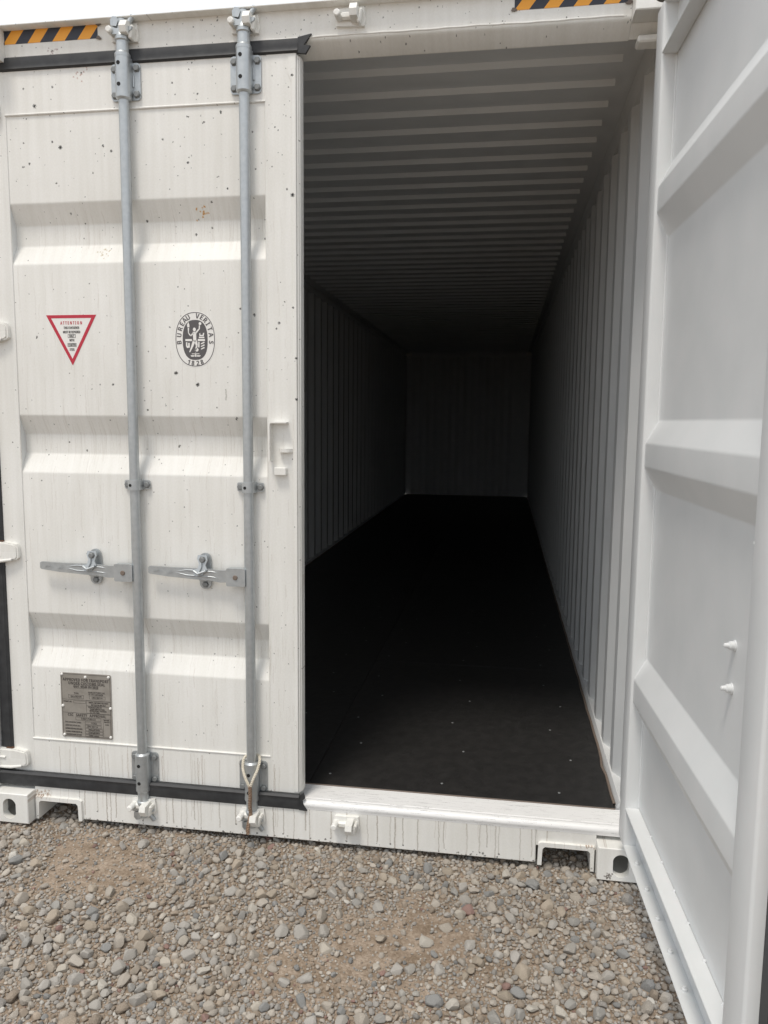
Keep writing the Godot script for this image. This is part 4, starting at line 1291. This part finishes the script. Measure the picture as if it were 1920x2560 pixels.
func build_ground() -> void:
	hn.seed = 21; hn.frequency = 1.3; hn.fractal_octaves = 3
	dn.seed = 33; dn.frequency = 1.9; dn.fractal_octaves = 3
	var xs := [-300.0, -120.0, -50.0, -20.0, -8.0, -4.0, -2.5]
	var i := 0
	while -1.5 + i * 0.025 <= 4.5:
		xs.append(-1.5 + i * 0.025); i += 1
	xs.append_array([5.5, 8.0, 12.0, 25.0, 60.0, 130.0, 300.0])
	var zs := [-300.0, -120.0, -50.0, -20.0, -12.0, -6.0, -3.0]
	i = 0
	while -1.2 + i * 0.025 <= 2.9:
		zs.append(-1.2 + i * 0.025); i += 1
	zs.append_array([4.0, 6.0, 10.0, 20.0, 50.0, 120.0, 300.0])
	var st := SurfaceTool.new()
	st.begin(Mesh.PRIMITIVE_TRIANGLES)
	for z in zs:
		for x in xs:
			st.add_vertex(Vector3(x, ground_y(x, z), z))
	var nx := xs.size()
	for j in zs.size() - 1:
		for k in nx - 1:
			var a := j * nx + k
			for q in [a, a + 1, a + nx, a + 1, a + nx + 1, a + nx]:
				st.add_index(q)
	st.generate_normals()
	var g := MeshInstance3D.new()
	g.name = "ground"
	g.mesh = st.commit()
	var m := mat(Color.WHITE, 0.95)
	# earth: three scales of grain
	var S := 1024
	var n1 := FastNoiseLite.new(); n1.seed = 41; n1.frequency = 0.008; n1.fractal_octaves = 5
	var n2 := FastNoiseLite.new(); n2.seed = 42; n2.frequency = 0.09; n2.noise_type = FastNoiseLite.TYPE_CELLULAR; n2.cellular_return_type = FastNoiseLite.RETURN_CELL_VALUE
	var n3 := FastNoiseLite.new(); n3.seed = 43; n3.frequency = 0.25; n3.fractal_octaves = 2
	var d1 := n1.get_seamless_image(S, S).get_data()
	var d2 := n2.get_seamless_image(S, S).get_data()
	var d3 := n3.get_seamless_image(S, S).get_data()
	var by := PackedByteArray()
	by.resize(S * S * 3)
	for k in S * S:
		var v: float = (d1[k] - 128) * 0.16 + (d2[k] - 128) * 0.17 + (d3[k] - 128) * 0.16
		by[k * 3] = int(clamp(146.0 + v, 0, 255))
		by[k * 3 + 1] = int(clamp(130.0 + v * 1.02, 0, 255))
		by[k * 3 + 2] = int(clamp(113.0 + v * 1.06, 0, 255))
	m.albedo_texture = ImageTexture.create_from_image(Image.create_from_data(S, S, false, Image.FORMAT_RGB8, by))
	m.normal_enabled = true
	m.normal_texture = normal_tex(0.06, 6.0, 1024)
	m.normal_scale = 0.6
	m.uv1_triplanar = true
	m.uv1_world_triplanar = true
	m.uv1_scale = Vector3(1.4, 1.4, 1.4)
	g.material_override = m
	add_child(g)
	g.set_meta("kind", "structure")

	# stones: largest first, each kept clear of those already down
	var cell := 0.03
	var grid := {}
	var laid := []      # x, z, size
	var put := func(x: float, z: float, s: float, gap: float) -> bool:
		var ci := int(floor(x / cell))
		var cj := int(floor(z / cell))
		for a in range(ci - 1, ci + 2):
			for b in range(cj - 1, cj + 2):
				var key := Vector2i(a, b)
				if grid.has(key):
					for q in grid[key]:
						var o: Vector3 = q
						var r := (o.z + s) * 0.5 * gap
						if (o.x - x) * (o.x - x) + (o.y - z) * (o.y - z) < r * r:
							return false
		var kk := Vector2i(ci, cj)
		if not grid.has(kk):
			grid[kk] = []
		grid[kk].append(Vector3(x, z, s))
		return true
	var X0 := -1.6
	var X1 := 4.4
	var Z0 := -0.6
	var Z1 := 2.7
	var area := (X1 - X0) * (Z1 - Z0)
	for tier in [[1300.0, 0.021, 0.048, 0.78, 1.5], [9500.0, 0.012, 0.022, 0.78, 1.2], [26000.0, 0.0062, 0.0125, 0.78, 0.8]]:
		for k in int(tier[0] * area):
			var x := rng.randf_range(X0, X1)
			var z := rng.randf_range(Z0, Z1)
			if rng.randf() > pow(density(x, z), tier[4]) + 0.03:
				continue
			var s: float = lerp(tier[1], tier[2], pow(rng.randf(), 2.2))
			if put.call(x, z, s, tier[3]):
				laid.append([x, z, s])
	var inside := func(x: float, z: float) -> bool:
		return x > -0.05 and x < 2.5 and z < 0.005
	var eye := Vector3(1.924, 1.547, 2.543)
	# the 300 that show largest
	var order := []
	for k in laid.size():
		var q: Array = laid[k]
		if q[2] < 0.016:
			continue
		var p := Vector3(q[0], 0, q[1])
		var dd := eye.distance_to(p)
		var seen: bool = q[1] > -0.04 and q[1] < 0.80 and q[0] > 0.12 + 0.62 * max(q[1], 0.0) and q[0] < 2.32
		if seen:
			order.append([q[2] / dd, k])
	order.sort_custom(func(a, b): return a[0] > b[0])
	var single := {}
	for k in min(300, order.size()):
		single[order[k][1]] = true
	var big := []
	for k in 10:
		big.append(stone_mesh(100 + k, 2, true))
	var small := []
	for k in 6:
		small.append(stone_mesh(300 + k, 1, true))
	var speck := noise_tex(0.05, Color(0.70, 0.69, 0.67), Color(1, 1, 1), 256, FastNoiseLite.TYPE_SIMPLEX, 51)
	var pal := []
	var tones := [Color(0.46, 0.42, 0.37), Color(0.41, 0.37, 0.32), Color(0.44, 0.42, 0.39), Color(0.38, 0.36, 0.33), Color(0.50, 0.47, 0.42), Color(0.36, 0.31, 0.25), Color(0.40, 0.38, 0.35), Color(0.43, 0.37, 0.30), Color(0.34, 0.33, 0.31), Color(0.48, 0.44, 0.38), Color(0.40, 0.35, 0.29), Color(0.42, 0.40, 0.37), Color(0.28, 0.28, 0.275), Color(0.29, 0.19, 0.165)]
	for k in 14:
		var sm := mat((tones[k] * 1.18).linear_to_srgb(), 0.9)
		sm.albedo_texture = speck
		sm.uv1_triplanar = true
		sm.uv1_scale = Vector3(1.6, 1.6, 1.6)
		pal.append(sm)
	var lots := []
	for k in 6:
		lots.append([])
	for k in laid.size():
		var q: Array = laid[k]
		var s: float = q[2]
		var bs := Basis(Vector3.UP, rng.randf() * TAU) * Basis(Vector3.RIGHT, rng.randfn() * 0.22) * Basis(Vector3.BACK, rng.randfn() * 0.22)
		bs = bs.scaled(Vector3(s, s * rng.randf_range(0.8, 1.15), s))
		var y := ground_y(q[0], q[1]) + s * rng.randf_range(0.10, 0.30)
		if inside.call(q[0], q[1]):
			y = min(y, 0.0 - s * 0.42)
		var T := Transform3D(bs, Vector3(q[0], y, q[1]))
		if single.has(k):
			var o := MeshInstance3D.new()
			o.name = "stone"
			o.mesh = big[rng.randi() % big.size()]
			o.material_override = pal[13 if rng.randf() < 0.012 else rng.randi() % 13]
			o.transform = T
			g.add_child(o, true)
		else:
			lots[rng.randi() % 6].append(T)
	var gm := mat(Color.WHITE, 0.92)
	gm.vertex_color_use_as_albedo = true
	gm.albedo_texture = speck
	gm.uv1_triplanar = true
	gm.uv1_scale = Vector3(0.9, 0.9, 0.9)
	var gr := Node3D.new()
	gr.name = "gravel"
	add_child(gr)
	gr.set_meta("kind", "stuff")
	gr.set_meta("label", "loose grey and tan gravel scattered over brown earth")
	gr.set_meta("category", "gravel")
	for k in 6:
		var mm := MultiMesh.new()
		mm.transform_format = MultiMesh.TRANSFORM_3D
		mm.use_colors = true
		mm.mesh = small[k]
		mm.instance_count = lots[k].size()
		for j in lots[k].size():
			mm.set_instance_transform(j, lots[k][j])
			mm.set_instance_color(j, stone_color())
		var mi := MultiMeshInstance3D.new()
		mi.name = "pebbles"
		mi.multimesh = mm
		mi.material_override = gm
		gr.add_child(mi, true)
		mi.set_meta("kind", "stuff")
	print("stones ", laid.size(), " single ", single.size())

func _ready() -> void:
	rng.seed = 4711
	var cam := Camera3D.new()
	cam.name = "camera"
	cam.fov = 67.37
	cam.near = 0.02
	cam.far = 1000.0
	cam.position = Vector3(1.924, 1.547, 2.543)
	cam.rotation_degrees = Vector3(-6.716, 8.831, 0.549)
	add_child(cam)
	cam.current = true
	var we := WorldEnvironment.new()
	we.name = "daylight"
	var env := Environment.new()
	env.background_mode = Environment.BG_SKY
	var sm := ProceduralSkyMaterial.new()
	sm.sky_top_color = Color(0.865, 0.885, 0.915)
	sm.sky_horizon_color = Color(0.93, 0.94, 0.95)
	sm.sky_curve = 0.25
	sm.ground_horizon_color = Color(0.55, 0.52, 0.48)
	sm.ground_bottom_color = Color(0.40, 0.37, 0.33)
	sm.sun_angle_max = 0.0
	var sky := Sky.new()
	sky.sky_material = sm
	env.sky = sky
	env.background_energy_multiplier = 1.0
	env.tonemap_mode = Environment.TONE_MAPPER_LINEAR
	env.tonemap_exposure = 1.33
	env.sdfgi_enabled = true
	env.ssao_enabled = true
	env.ssil_enabled = true
	we.environment = env
	add_child(we)
	var sun := DirectionalLight3D.new()
	sun.name = "sun"
	sun.light_energy = 0.5
	sun.light_angular_distance = 14.0
	sun.light_color = Color(1.0, 0.97, 0.93)
	sun.shadow_enabled = true
	sun.look_at_from_position(Vector3(-1.0, 6.0, 2.4), Vector3(0, 0, 0))
	add_child(sun)
	materials()
	build_ground()
	build_container()
	build_rope()
